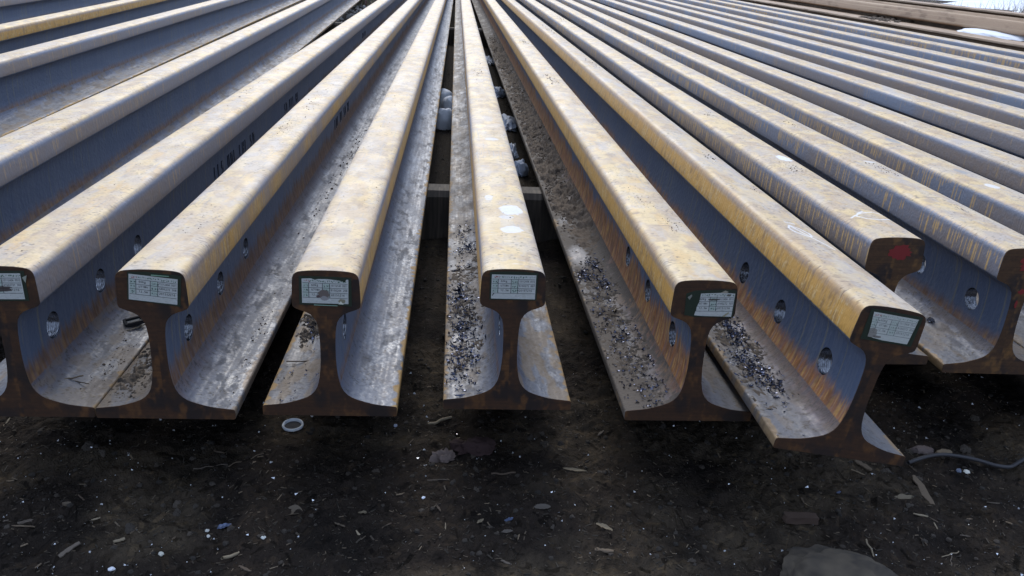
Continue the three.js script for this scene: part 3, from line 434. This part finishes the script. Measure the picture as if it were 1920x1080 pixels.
function crumbs(n, seed, spots, label, mat) {
  const r = rng(seed), gs = [];
  for (const [cx, y0, cs, rx, rs, cnt, size] of spots) for (let i = 0; i < cnt; i++) {
    const x = cx + (r() + r() - 1) * rx, s = Math.max(0.01, cs + (r() + r() - 1) * rs), k = size * (y0 ? 0.55 : 0.8) * (0.3 + r() * r() * 1.2), g = new THREE.IcosahedronGeometry(k, 0), p = g.attributes.position;
    const y = y0 ? (Math.abs(x) > 0.029 ? null : 0.176 - x * x * 2.2) : (Math.abs(x) > 0.073 || Math.abs(x) < 0.012 ? null : secY(x)); if (y === null) continue;
    g.scale(0.7 + r(), 0.4 + r() * 0.5, 0.7 + r()).rotateY(r() * 6).rotateZ(r() * 0.6); gs.push(g.translate(x, y + k * 0.25, -s));
  }
  const g = mergeGeometries(gs); return tag(onRail(mesh('dirt_crumbs', toCreasedNormals(g, 0.5), mat), n), label, 'dirt', null, 'stuff');
}
const crumbMat = std({ color: col(80, 68, 56), roughness: 0.95 }), crumbTan = std({ color: col(92, 78, 62), roughness: 0.95 });
const dirtOf = { 1: 'rail with the smeared label', 2: 'rail with the slanting label', 3: 'rail with the worn label', 4: 'white-spotted rail', 5: 'muddy rail', 6: 'tipped-over rail', 7: 'rail with the chalk ring', 8: 'orange-streaked red-ended rail' };
{
  const T = { 1: [[0, 1, 0.3, 0.02, 0.3, 16, 0.0012], [-0.005, 1, 1.2, 0.02, 0.4, 18, 0.002]], 2: [[-0.005, 1, 0.75, 0.018, 0.1, 70, 0.0016], [0, 1, 0.16, 0.018, 0.1, 14, 0.0014], [0, 1, 1.1, 0.02, 0.3, 40, 0.002]], 3: [[0, 1, 0.4, 0.025, 0.35, 24, 0.0012], [0, 1, 1.1, 0.02, 0.4, 20, 0.0016]], 4: [[0, 1, 0.2, 0.025, 0.2, 22, 0.001], [0, 1, 1.6, 0.02, 0.25, 60, 0.0022]],
    5: [[0.012, 1, 0.2, 0.014, 0.05, 70, 0.0013], [-0.006, 1, 0.3, 0.02, 0.12, 90, 0.0012], [-0.005, 1, 1.55, 0.02, 0.12, 60, 0.0026], [0, 1, 2.6, 0.018, 0.15, 50, 0.003]], 6: [[0.006, 1, 0.66, 0.016, 0.05, 40, 0.0018], [0.01, 1, 0.46, 0.012, 0.04, 14, 0.0016], [0, 1, 2.0, 0.02, 0.2, 40, 0.0024], [0, 1, 3.2, 0.02, 0.4, 40, 0.003]], 7: [[0, 1, 0.36, 0.022, 0.05, 60, 0.0016], [0, 1, 0.85, 0.015, 0.05, 26, 0.002], [0, 1, 3.6, 0.02, 0.3, 40, 0.003]], 8: [[0.008, 1, 0.42, 0.014, 0.06, 70, 0.0018], [0, 1, 0.8, 0.015, 0.1, 26, 0.002], [0.008, 1, 0.17, 0.01, 0.03, 16, 0.0014]] };
  for (const n in T) crumbs(n, 60 + +n, T[n], 'crumbs of dirt strewn on the head of the ' + dirtOf[n], crumbMat);
  crumbs(5, 81, [[-0.045, 0, 0.85, 0.028, 0.25, 500, 0.0028], [-0.038, 0, 1.3, 0.03, 0.45, 900, 0.0036], [-0.038, 0, 2.1, 0.03, 0.7, 900, 0.0045], [-0.04, 0, 3.6, 0.028, 1.0, 500, 0.006], [-0.045, 0, 1.5, 0.03, 0.7, 60, 0.008], [-0.045, 0, 0.12, 0.03, 0.12, 220, 0.0012], [-0.05, 0, 0.35, 0.03, 0.25, 220, 0.0013]], 'clods and crumbs of mud on the foot of the muddy rail', crumbMat);
  crumbs(1, 82, [[0.058, 0, 0.1, 0.015, 0.09, 60, 0.0014], [0.05, 0, 0.3, 0.02, 0.2, 40, 0.0016]], 'crumbs of dirt on the foot of the rail with the smeared label', crumbMat);
  crumbs(2, 83, [[-0.05, 0, 0.09, 0.024, 0.09, 200, 0.0018], [-0.055, 0, 0.22, 0.02, 0.1, 80, 0.002], [0.06, 0, 0.2, 0.014, 0.25, 50, 0.0016], [0.055, 0, 1.3, 0.016, 0.3, 40, 0.003], [0.05, 0, 1.0, 0.02, 0.5, 40, 0.003]], 'clods of dirt on the foot of the rail with the slanting label', crumbMat);
}
{ // mud lying along the foot of the muddy rail
  const nx = 40, ns = 620, pos = [], idx = [], H = [], cc = []; const r5 = (s) => sm(0.42, 0.9, s) * (1 - sm(3.6, 5, s)), ca = rgb(96, 82, 68), cb = rgb(58, 48, 40);
  for (let j = 0; j <= ns; j++) for (let i = 0; i <= nx; i++) { const s = 0.4 + 4.6 * (j / ns) ** 1.4, x = -0.072 + 0.058 * i / nx; const h = ((fb(x * 50 + 7, s * 17) - 0.5) * 0.8 + (fb(x * 150, s * 110) - 0.5) * 0.7 + (vn(x * 420, s * 330) - 0.5) * 0.35 + 0.14 * sm(-0.07, -0.03, x)) * r5(s) * 0.022 - 0.0008; H.push(h); pos.push(x, secY(x) + Math.max(-0.001, h), -s); const c = [...ca]; mix3(c, cb, sm(0.35, 0.7, fb(x * 90 + 3, s * 60))); cc.push(...c); }
  for (let j = 0; j < ns; j++) for (let i = 0; i < nx; i++) { const a = j * (nx + 1) + i; if (Math.max(H[a], H[a + 1], H[a + nx + 1], H[a + nx + 2]) > 0) idx.push(a, a + 1, a + nx + 1, a + 1, a + nx + 2, a + nx + 1); }
  const g = new THREE.BufferGeometry(); g.setAttribute('position', new THREE.Float32BufferAttribute(pos, 3)); g.setIndex(idx); g.setAttribute('color', new THREE.Float32BufferAttribute(cc, 3)); g.computeVertexNormals();
  tag(onRail(mesh('mud', g, std({ vertexColors: true, roughness: 0.95 })), 5), 'dried mud caked along the foot of the muddy rail', 'mud', null, 'stuff');
}

function dirtMat(n, s0, s1, x0, x1, seed, hgt, label) {
  const nx = 40, ns = 130, pos = [], idx = [], H = [], cc = [], ca = rgb(84, 73, 62), cb = rgb(48, 42, 37);
  for (let j = 0; j <= ns; j++) for (let i = 0; i <= nx; i++) { const u = i / nx, v = j / ns, s = s0 + (s1 - s0) * v, x = x0 + (x1 - x0) * u, e = Math.min(1, 5 * Math.min(u, 1 - u)) * Math.min(1, 5 * Math.min(v, 1 - v)); const h = ((fb(x * 70 + seed, s * 60) - 0.5) + (fb(x * 260 + seed, s * 240) - 0.5) * 0.9 + (vn(x * 700, s * 700) - 0.5) * 0.4 - 0.25 * (1 - e)) * hgt - 0.0003; H.push(h); pos.push(x, secY(x) + Math.max(-0.001, h), -s); const c = [...ca]; mix3(c, cb, sm(0.35, 0.7, fb(x * 190 + 3, s * 190))); cc.push(...c); }
  for (let j = 0; j < ns; j++) for (let i = 0; i < nx; i++) { const a = j * (nx + 1) + i; if (Math.max(H[a], H[a + 1], H[a + nx + 1], H[a + nx + 2]) > 0) idx.push(a, a + 1, a + nx + 1, a + 1, a + nx + 2, a + nx + 1); }
  const g = new THREE.BufferGeometry(); g.setAttribute('position', new THREE.Float32BufferAttribute(pos, 3)); g.setAttribute('color', new THREE.Float32BufferAttribute(cc, 3)); g.setIndex(idx); g.computeVertexNormals();
  tag(onRail(mesh('dirt_patch', g, std({ vertexColors: true, roughness: 0.95, side: THREE.DoubleSide })), n), label, 'dirt', null, 'stuff');
}
dirtMat(2, 0.015, 0.26, -0.073, -0.024, 3, 0.010, 'matted dirt on the foot of the rail with the slanting label');
dirtMat(3, 0.14, 0.34, -0.073, -0.03, 9, 0.010, 'matted dirt on the foot of the rail with the worn label');
dirtMat(4, 0.03, 0.5, -0.072, -0.02, 14, 0.005, 'thin dirt on the foot of the white-spotted rail');
dirtMat(5, 0.015, 0.5, -0.073, -0.018, 19, 0.006, 'thin dirt at the end of the foot of the muddy rail');
dirtMat(6, 0.06, 0.55, -0.072, -0.02, 24, 0.0045, 'thin dirt on the foot of the tipped-over rail');
{ const r = rng(555), gs = []; for (const [cx, cz, y, n] of [[2.93, -6.0, 0.192, 60], [3.1, -6.2, 0.186, 70], [3.3, -6.4, 0.26, 50]]) for (let i = 0; i < n; i++) { const k = 0.004 + r() * r() * 0.02; gs.push(lump(k, k * 0.6, k, i + cx, 0.4, 1).translate(cx + (r() + r() - 1) * 0.09, y + k * 0.1, cz + (r() + r() - 1) * 0.28)); }
  tag(mesh('mud_clods', mergeGeometries(gs), crumbMat), 'dried mud clods lying on the brown rails', 'mud', null, 'stuff'); }

// ---------------------------------------------------------------- litter
const woodTones = [[96, 82, 66], [114, 99, 80], [80, 67, 54], [132, 119, 98], [92, 82, 72]].map(([a, b, c]) => std({ color: col(a, b, c), roughness: 0.85 }));
const leafTones = [[84, 73, 60], [104, 93, 75], [74, 67, 60]].map(([a, b, c]) => std({ color: col(a, b, c), roughness: 0.8, side: THREE.DoubleSide }));
function splinter(len, wid, th, seed) {
  const r = rng(seed), n = 7, up = [], dn = []; for (let i = 0; i <= n; i++) { const t = i / n, e = Math.sin(Math.PI * (0.08 + 0.84 * t)) ** 0.5; up.push([(t - 0.5) * len, wid * 0.5 * e * (0.35 + r() * 0.9)]); dn.unshift([(t - 0.5) * len, -wid * 0.5 * e * (0.35 + r() * 0.9)]); }
  const g = new THREE.ExtrudeGeometry(new THREE.Shape([...up, ...dn].map(([x, y]) => new THREE.Vector2(x, y))), { depth: th, bevelEnabled: true, bevelSize: th * 0.25, bevelThickness: th * 0.25, bevelSegments: 1 }).rotateX(-Math.PI / 2);
  const p = g.attributes.position, b = (r() - 0.5) * 12; for (let i = 0; i < p.count; i++) { const x = p.getX(i); p.setY(i, p.getY(i) + b * x * x + (vn(x * 300 + seed, 1) - 0.5) * th * 0.6); }
  return toCreasedNormals(g, 0.5);
}
function leaf(len, wid, seed) {
  const r = rng(seed), n = 10, m = 4, pos = [], idx = []; const curlA = 10 + r() * 25;
  for (let i = 0; i <= n; i++) for (let j = 0; j <= m; j++) { const t = i / n, w = wid * 0.5 * Math.sin(Math.PI * (0.03 + 0.94 * t)) ** 0.7, x = (t - 0.5) * len, z = (j / m * 2 - 1) * w * (0.85 + 0.3 * vn(i * 0.9 + seed, j)); pos.push(x, 0.0006 + curlA * z * z * 3 + x * x * 4 + 0.0012 * vn(i + seed, j * 0.8), z); }
  for (let i = 0; i < n; i++) for (let j = 0; j < m; j++) { const a = i * (m + 1) + j; idx.push(a, a + 1, a + m + 1, a + 1, a + m + 2, a + m + 1); }
  const g = new THREE.BufferGeometry(); g.setAttribute('position', new THREE.Float32BufferAttribute(pos, 3)); g.setIndex(idx); g.computeVertexNormals(); return g;
}
function twig(len, rad, seed) {
  const r = rng(seed), pts = []; for (let i = 0; i < 6; i++) pts.push(new THREE.Vector3((i / 5 - 0.5) * len, rad + r() * rad, (r() - 0.5) * len * 0.12));
  const g = new THREE.TubeGeometry(new THREE.CatmullRomCurve3(pts), 14, rad, 6), p = g.attributes.position; for (let i = 0; i < p.count; i++) { const k = 1 - 0.5 * (p.getX(i) / len + 0.5); p.setZ(i, p.getZ(i) * (0.6 + 0.4 * k)); } return g;
}
const litter = {};
const before = (x) => 'before the ' + dirtOf[[[-0.38, 1], [-0.22, 2], [-0.03, 3], [0.18, 4], [0.37, 5], [9, 6]].find(([a]) => x < a)[1]];
[
  ["shard", 0.602, -0.8595, 0.0707, 0.0103, 1.59], ["leaf", 0.5688, -0.8489, 0.0243, 0.0078, 0.06], ["chip", 0.5915, -0.8096, 0.0197, 0.0031, 0.62], ["chip", 0.5692, -0.8095, 0.0192, 0.0034, 0.15],
  ["chip", 0.6793, -0.838, 0.0149, 0.0014, 0.65], ["chip", 0.6343, -0.8123, 0.0072, 0.0034, 0.08], ["chip", 0.6717, -0.7955, 0.0113, 0.0041, 1.54], ["chip", 0.553, -0.7688, 0.0147, 0.0024, 1.49],
  ["chip", 0.5799, -0.7933, 0.0098, 0.0021, 1.55], ["chip", 0.6108, -0.7802, 0.0133, 0.0017, 0.21], ["shard", 0.5471, -0.9164, 0.0254, 0.0086, 0.95], ["chip", 0.5351, -0.9043, 0.0193, 0.0021, 0.54],
  ["chip", 0.6158, -0.9154, 0.0124, 0.0021, 0.98], ["twig", 0.5748, -0.7485, 0.0266, 0.0014, -0.29], ["twig", 0.5663, -0.7336, 0.0322, 0.0014, 2.13], ["chip", 0.4367, -0.8443, 0.0122, 0.0034, 1.65],
  ["chip", 0.388, -0.7364, 0.0121, 0.0024, -0.66], ["chip", 0.3377, -0.7149, 0.0109, 0.0024, 0.22], ["twig", 0.4784, -0.7464, 0.0329, 0.0024, 1.57], ["shard", -0.4602, -0.7985, 0.0229, 0.0073, -1.02],
  ["chip", -0.4608, -0.7878, 0.0278, 0.0026, -0.03], ["leaf", -0.4279, -0.8227, 0.0125, 0.0083, 0.48], ["chip", -0.4188, -0.8387, 0.0145, 0.0022, 0.72], ["chip", -0.3922, -0.8041, 0.0143, 0.0026, -0.41],
  ["shard", -0.3974, -0.7533, 0.0245, 0.0073, -0.81], ["chip", -0.3421, -0.7842, 0.0127, 0.0037, -1.31], ["leaf", -0.3394, -0.8136, 0.0063, 0.0037, -0.76], ["chip", -0.2926, -0.8159, 0.0107, 0.0026, -0.95],
  ["shard", -0.35, -0.7641, 0.0119, 0.0055, -0.58], ["chip", -0.3587, -0.8344, 0.0083, 0.0018, -1.38], ["chip", -0.4209, -0.7328, 0.0075, 0.0029, -0.95], ["chip", -0.4459, -0.759, 0.0074, 0.0026, -0.55],
  ["chip", -0.2091, -0.7241, 0.0181, 0.0055, 0.57], ["twig", -0.228, -0.746, 0.0253, 0.0048, -0.85], ["twig", -0.2896, -0.9001, 0.0406, 0.0015, -0.14], ["twig", -0.2493, -0.9118, 0.044, 0.0015, -0.42],
  ["chip", -0.5179, -0.8805, 0.015, 0.0018, -0.23], ["chip", -0.5272, -0.9227, 0.0062, 0.0022, -0.75], ["chip", -0.5779, -1.0038, 0.0121, 0.0026, -1.47], ["chip", -0.4823, -0.7965, 0.006, 0.0018, -0.33],
  ["chip", -0.2969, -0.7754, 0.0056, 0.0026, -1.26], ["chip", -0.3107, -0.7461, 0.0088, 0.0015, -1.53], ["chip", -0.2857, -0.9253, 0.0148, 0.0026, 0.23], ["leaf", 0.1809, -0.7901, 0.0216, 0.0078, 0.64],
  ["chip", 0.0645, -0.7279, 0.0139, 0.0052, 0.6], ["leaf", -0.1202, -0.7941, 0.0187, 0.0041, 0.69], ["chip", -0.0552, -0.8612, 0.0141, 0.0031, -0.51], ["chip", -0.0099, -0.8284, 0.0122, 0.0041, 1.06],
  ["chip", -0.0009, -0.7883, 0.0159, 0.0016, 1.52], ["leaf", 0.0388, -0.8004, 0.0102, 0.0047, -0.7], ["leaf", 0.0684, -0.7795, 0.0128, 0.0052, -0.15], ["chip", 0.081, -0.7727, 0.0119, 0.0021, -1.34],
  ["chip", -0.0675, -0.7936, 0.0139, 0.0021, -0.72], ["chip", -0.0976, -0.7837, 0.0128, 0.0036, 0.96], ["twig", -0.0044, -0.8807, 0.0413, 0.0013, -0.15], ["chip", -0.0488, -0.9684, 0.0125, 0.0016, -1.08],
  ["leaf", 0.112, -0.8214, 0.0197, 0.0078, -0.0], ["leaf", -0.176, -0.8193, 0.0218, 0.0155, 0.09], ["leaf", -0.0964, -0.8134, 0.0105, 0.0078, 0.19], ["chip", 0.2109, -0.9993, 0.0214, 0.0052, -0.97],
  ["shard", 0.1731, -0.7451, 0.022, 0.0062, 0.09], ["leaf", 0.1618, -0.9062, 0.0313, 0.0052, 0.04], ["twig", 0.0705, -0.8975, 0.0308, 0.0031, 0.07], ["twig", -0.0144, -1.0261, 0.0425, 0.0052, -0.54]
].forEach(([t, x, z, len, wid, an], i) => {
  const word = { chip: 'wood chip', shard: 'broad wood shard', leaf: 'curled dry leaf', twig: 'thin dry twig' }[t], size = len > 0.022 ? 'long ' : len < 0.011 ? 'tiny ' : 'small ';
  const geo = t === 'leaf' ? leaf(len, wid, i + 1) : t === 'twig' ? twig(len, Math.max(0.0006, wid * 0.4), i + 1) : splinter(len * 0.92, Math.max(0.0011, wid * (t === 'shard' ? 0.95 : 0.62)), t === 'shard' ? 0.0014 : 0.0009, i + 1);
  const m = t === 'leaf' ? leafTones[i % 3] : woodTones[i % 5], tone = t === 'leaf' ? '' : ['brown ', 'tan ', 'dark brown ', 'pale ', 'greyish '][i % 5];
  const o = placed({ chip: 'wood_chip', shard: 'wood_shard', leaf: 'dry_leaf', twig: 'twig' }[t], geo, m, x + 0.003, z, -an, 0.0004); o.rotation.x = (hash(i * 3) - 0.5) * 0.7; o.rotation.z = (hash(i * 5 + 1) - 0.5) * 0.25;
  (litter[size + tone + word + ' on soil ' + before(x)] ??= []).push(o); tag(o, (size + tone + word + ' on soil ' + before(x)), { chip: 'wood chip', shard: 'wood chip', leaf: 'leaf', twig: 'twig' }[t], 'litter on the soil ' + before(x));
});
for (const k in litter) { const l = litter[k].sort((a, b) => a.position.z - b.position.z); if (l.length === 2) { l[0].userData.label += ', closer in'; l[1].userData.label += ', farther out'; } else if (l.length > 2) l.forEach((o, i) => { o.userData.label += i === 0 ? ', closest in' : i === l.length - 1 ? ', farthest out' : ', midway out'; }); }
// single things on the soil
{ const g = lump(0.062, 0.024, 0.046, 71, 0.3, 12, 0.2), ca = rgb(80, 71, 59), cb = rgb(50, 44, 38); setColors(g, (x, y, z) => { const c = [...ca]; mix3(c, cb, sm(0.35, 0.7, fb(x * 70 + 4, z * 70)) * 0.8 + 0.5 * (vn(x * 600, z * 600) - 0.5)); return c; });
  tag(placed('flat_stone', g, std({ vertexColors: true, roughness: 0.95 }), 0.428, -0.706, -0.35, -0.011), 'flat dusty grey stone half buried in the soil', 'stone'); }
{ const g = new THREE.BoxGeometry(0.038, 0.009, 0.011, 12, 3, 3), p = g.attributes.position; for (let i = 0; i < p.count; i++) { const x = p.getX(i), y = p.getY(i), z = p.getZ(i); p.setXYZ(i, x + (vn(y * 400, z * 400) - 0.5) * 0.003, y + (vn(x * 150, z * 200) - 0.5) * 0.002, z + (vn(x * 130 + 9, y * 200) - 0.5) * 0.002); } g.computeVertexNormals(); tag(placed('wood_block', g, std({ color: col(72, 56, 46), roughness: 0.9 }), 0.418, -0.798, -0.05, 0.004), 'small reddish brown piece of wood by the flat stone', 'wood'); }
tag(placed('pinkish_stone', lump(0.017, 0.008, 0.01, 72, 0.3), std({ color: col(92, 80, 76), roughness: 0.9 }), 0.657, -0.96), 'dull pinkish stone lying behind the cable', 'stone');
tag(placed('tan_stone', lump(0.011, 0.005, 0.006, 73, 0.3), std({ color: col(112, 98, 80), roughness: 0.9 }), 0.68, -0.949), 'small tan stone lying behind the cable', 'stone');
[[0.690, -0.9095, 0.0055, [206, 202, 190], 'white pebble lying before the cable'], [0.679, -0.910, 0.005, [96, 104, 122], 'bluish pebble beside the white pebble before the cable'], [-0.298, -0.7464, 0.0042, [200, 198, 186], 'white pebble with flat top before the rail with the slanting label'], [-0.342, -0.7266, 0.0045, [214, 216, 222], 'bright white scrap before the rail with the slanting label'], [-0.261, -0.7862, 0.0032, [180, 178, 170], 'small whitish pebble, upper of two close together'], [-0.258, -0.7788, 0.003, [190, 188, 180], 'small whitish pebble, lower of two close together'], [-0.197, -0.7714, 0.0034, [196, 196, 190], 'white pebble before the rail with the worn label'], [-0.025, -0.8505, 0.0028, [226, 230, 240], 'tiny bright white scrap before the white-spotted rail'], [-0.068, -0.9966, 0.004, [150, 158, 178], 'bluish white scrap in the gap beside the white-spotted rail']].forEach(([x, z, k, c, lab], i) => tag(placed('pebble', lump(k * 0.8, k * 0.55, k * 0.65, 80 + i, 0.35, 3), std({ color: col(...c), roughness: 0.6 }), x, z, i, 0.001), lab, 'pebble'));
for (const [x, z, k, lab] of [[0.494, -0.862, 0.004, 'blue scrap of foil before the tipped-over rail'], [0.075, -0.806, 0.006, 'blue scrap of foil before the white-spotted rail'], [-0.246, -0.795, 0.009, 'bluish scrap of foil before the rail with the slanting label']]) { const o = placed('foil_scrap', leaf(k * 2, k * 0.9, 90 + k * 1000), std({ color: col(92, 104, 132), roughness: 0.35, metalness: 0.4, side: THREE.DoubleSide }), x, z, 0.5, 0.002); tag(o, lab, 'foil'); }
{ // cable
  const pts = [[0.6088, -0.9135], [0.6278, -0.9224], [0.641, -0.9279], [0.6558, -0.9323], [0.6711, -0.9336], [0.6932, -0.9285], [0.711, -0.9199], [0.7285, -0.9079], [0.7434, -0.9053], [0.7621, -0.9152], [0.7805, -0.9266], [0.8084, -0.9407]].map(([x, z]) => new THREE.Vector3(x, GY + 0.008, z));
  tag(mesh('cable', new THREE.TubeGeometry(new THREE.CatmullRomCurve3(pts), 90, 0.0026, 10), std({ color: col(52, 50, 52), roughness: 0.6 })), 'thin dark grey cable winding over the soil beside the tipped-over rail', 'cable');
}
{ // round clear plastic cap under the rail with the worn label
  const g = group('plastic_cap', [-0.206, groundY(-0.206, -1.004) + 0.001, -1.004]); tag(g, 'round clear plastic cap lying on the soil under the rail with the worn label', 'cap');
  const pm = new THREE.MeshPhysicalMaterial({ color: col(225, 230, 236), roughness: 0.12, transmission: 0.45, thickness: 0 });
  mesh('rim', new THREE.LatheGeometry([[0.0108, 0.0006], [0.0124, 0], [0.0142, 0.0008], [0.0145, 0.0024], [0.0138, 0.004], [0.0124, 0.0044], [0.0112, 0.003], [0.0108, 0.0006]].map(([a, b]) => new THREE.Vector2(a, b)), 40), pm, g);
  mesh('inner_disc', new THREE.LatheGeometry([[0.0001, 0.0012], [0.002, 0.0016], [0.0022, 0.0012], [0.0108, 0.0008]].map(([a, b]) => new THREE.Vector2(a, b)), 40), std({ color: col(30, 31, 36), roughness: 0.8 }), g); g.rotation.x = 0.06; g.position.y += 0.002;
}
tag(placed('crumpled_rag', lump(0.015, 0.011, 0.009, 101, 1.0, 7), std({ color: col(104, 90, 84), roughness: 0.9 }), -0.002, -0.9325, 0.3, 0.002), 'crumpled pinkish grey scrap before the white-spotted rail', 'rag');
tag(placed('dark_rag', lump(0.024, 0.011, 0.012, 102, 0.9, 7), std({ color: col(52, 34, 32), roughness: 0.9 }), 0.035, -0.952, 0.2, 0.001), 'dark reddish crumpled scrap under the white-spotted rail', 'rag');
// scraps on the rails
{
  const g = group('dark_clip', [0, 0, 0]); onRail(g, 1); tag(g, 'small black rectangular clip on the foot of the rail with the smeared label', 'clip');
  const dm = std({ color: col(26, 26, 30), roughness: 0.5 }), bx = (w, h, d, x, y, z) => new THREE.BoxGeometry(w, h, d).translate(x, y, z), h = new THREE.Group(); 
  for (const [n, q] of [['long_side', bx(0.024, 0.005, 0.003, 0, 0.004, -0.008)], ['long_side', bx(0.024, 0.005, 0.003, 0, 0.004, 0.008)], ['short_side', bx(0.003, 0.005, 0.013, -0.0105, 0.004, 0)], ['short_side', bx(0.003, 0.005, 0.013, 0.0105, 0.004, 0)], ['slip', bx(0.016, 0.0012, 0.011, 0, 0.0034, 0)]]) { const o = mesh(n, q.rotateZ(0.1).rotateY(0.5).translate(0.046, 0.0165, -0.212), n === 'slip' ? std({ color: col(120, 118, 112), roughness: 0.7 }) : dm, g); }
  const tw = (n, x, s, len, rad, an, seed, lab, c = 3) => { const o = onRail(mesh('twig', twig(len, rad, seed).rotateY(an).translate(x, secY(x) + 0.001, -s), woodTones[c]), n); tag(o, lab, 'twig'); };
  tw(1, 0.052, 0.2, 0.026, 0.0008, 0.9, 301, 'pale thin twig lying against the black clip');
  tw(1, 0.034, 0.05, 0.02, 0.0009, 0.5, 302, 'forked brown twig on the foot of the rail with the smeared label', 0); tw(1, 0.045, 0.045, 0.018, 0.0007, -0.35, 303, 'thin dark twig crossing the forked brown twig', 2);
  tw(3, -0.05, 0.1, 0.034, 0.0008, 0.12, 304, 'thin dark twig on the foot of the rail with the worn label', 2);
  tw(5, -0.042, 0.26, 0.022, 0.001, -0.25, 305, 'brown twig on the foot of the muddy rail', 0); tw(5, -0.038, 0.275, 0.014, 0.0014, 1.2, 306, 'pale twig stump crossing the brown twig on the muddy rail');
  const nb = onRail(mesh('metal_offcut', lump(0.005, 0.005, 0.005, 120, 0.5, 1).translate(-0.03, secY(-0.03) + 0.002, -0.12), std({ color: col(150, 154, 164), roughness: 0.2, metalness: 0.9 })), 8); tag(nb, 'shiny metal offcut on the foot of the orange-streaked red-ended rail', 'metal scrap');
}
{ // snow on the brown rails
  const o = mesh('snow_drift', lump(0.09, 0.03, 0.34, 130, 0.2, 4, 0.3), snowMat); o.position.set(3.11, 0.19, -4.9); tag(o, 'long white patch of snow on top of the brown rails', 'snow');
}
{ // fine litter, shavings and crumbs spread over the soil
  const r = rng(900), l = [], m = [], k2 = [];
  for (let i = 0; i < 13000; i++) { const gap = i >= 10600, x = gap ? (r() < 0.5 ? -0.09 + r() * 0.12 : 0.12 + r() * 0.12) : -0.72 + r() * 1.6, z = gap ? -1.2 - r() * 3.6 : -1.2 + r() * 0.56, y = groundY(x, z), k = 0.4 + r() * r() * 1.6, v = 0.6 + r() * r() * 1.5; l.push({ p: [x, y + 0.0004, z], r: [(r() - 0.5) * 0.7, r() * 6.3, (r() - 0.5) * 0.5], s: [k, 0.6 + r() * 0.6, k * (0.5 + r() * 0.8)], c: col(62 * v, 54 * v, 44 * v) }); }
  instanced('fine_litter', new THREE.BoxGeometry(0.0045, 0.0006, 0.0009, 2, 1, 1), std({ color: 0xffffff, roughness: 0.9 }), l, 'fine dark splinters and straw trodden into the soil', 'litter');
  for (let i = 0; i < 1400; i++) { const x = -0.72 + r() * 1.6, z = -1.2 + r() * 0.56; if (r() > 0.35 + 0.65 * sm(0.4, 0.7, fb(x * 5 + 50, z * 5))) continue; const k = 0.25 + r() ** 3 * 1.3; m.push({ p: [x, groundY(x, z) + 0.0008, z], r: [r() * 6, r() * 6, r() * 6], s: [k, k, k * (0.6 + r() * 1.6)] }); }
  instanced('bright_shavings', new THREE.TetrahedronGeometry(0.0013), std({ color: col(235, 236, 240), roughness: 0.3, metalness: 0.25 }), m, 'tiny bright metal shavings glinting on the dark soil', 'shavings');
  const cl = []; for (let i = 0; i < 420; i++) { const x = -0.72 + r() * 1.6, z = -1.15 + r() * 0.5; if (fb(x * 7 + 90, z * 7) < 0.48) continue; const k = 0.3 + r() * r() * 1.1, v = 0.8 + r() * 0.4; cl.push({ p: [x, groundY(x, z) - 0.001, z], r: [r(), r() * 6, r()], s: [k, k * 0.6, k * (0.6 + r() * 0.5)], c: col(60 * v, 53 * v, 46 * v) }); }
  instanced('soil_clods', lump(0.006, 0.006, 0.006, 150, 0.6, 4, 0.6), std({ color: 0xffffff, roughness: 0.95 }), cl, 'broken clods of packed soil before the rail ends', 'soil');
  const cg = toCreasedNormals(lump(0.004, 0.003, 0.004, 140, 0.4, 1), 0.5);
  for (let i = 0; i < 6200; i++) { const gap = i >= 4200, x = gap ? (r() < 0.5 ? -0.09 + r() * 0.12 : 0.12 + r() * 0.12) : -0.72 + r() * 1.6, z = gap ? -1.2 - r() * 3.6 : -1.2 + r() * 0.56, k = (0.12 + r() ** 8 * 0.9) * (gap ? 1.4 : 1), v = 0.7 + r() * 0.5; k2.push({ p: [x, groundY(x, z), z], r: [0, r() * 6, 0], s: [k, k, k], c: col(50 * v, 44 * v, 38 * v) }); }
  instanced('soil_crumbs', cg, std({ color: 0xffffff, roughness: 0.95 }), k2, 'loose crumbs of dark soil in front of the rails', 'soil');
}
renderer.render(scene, camera);
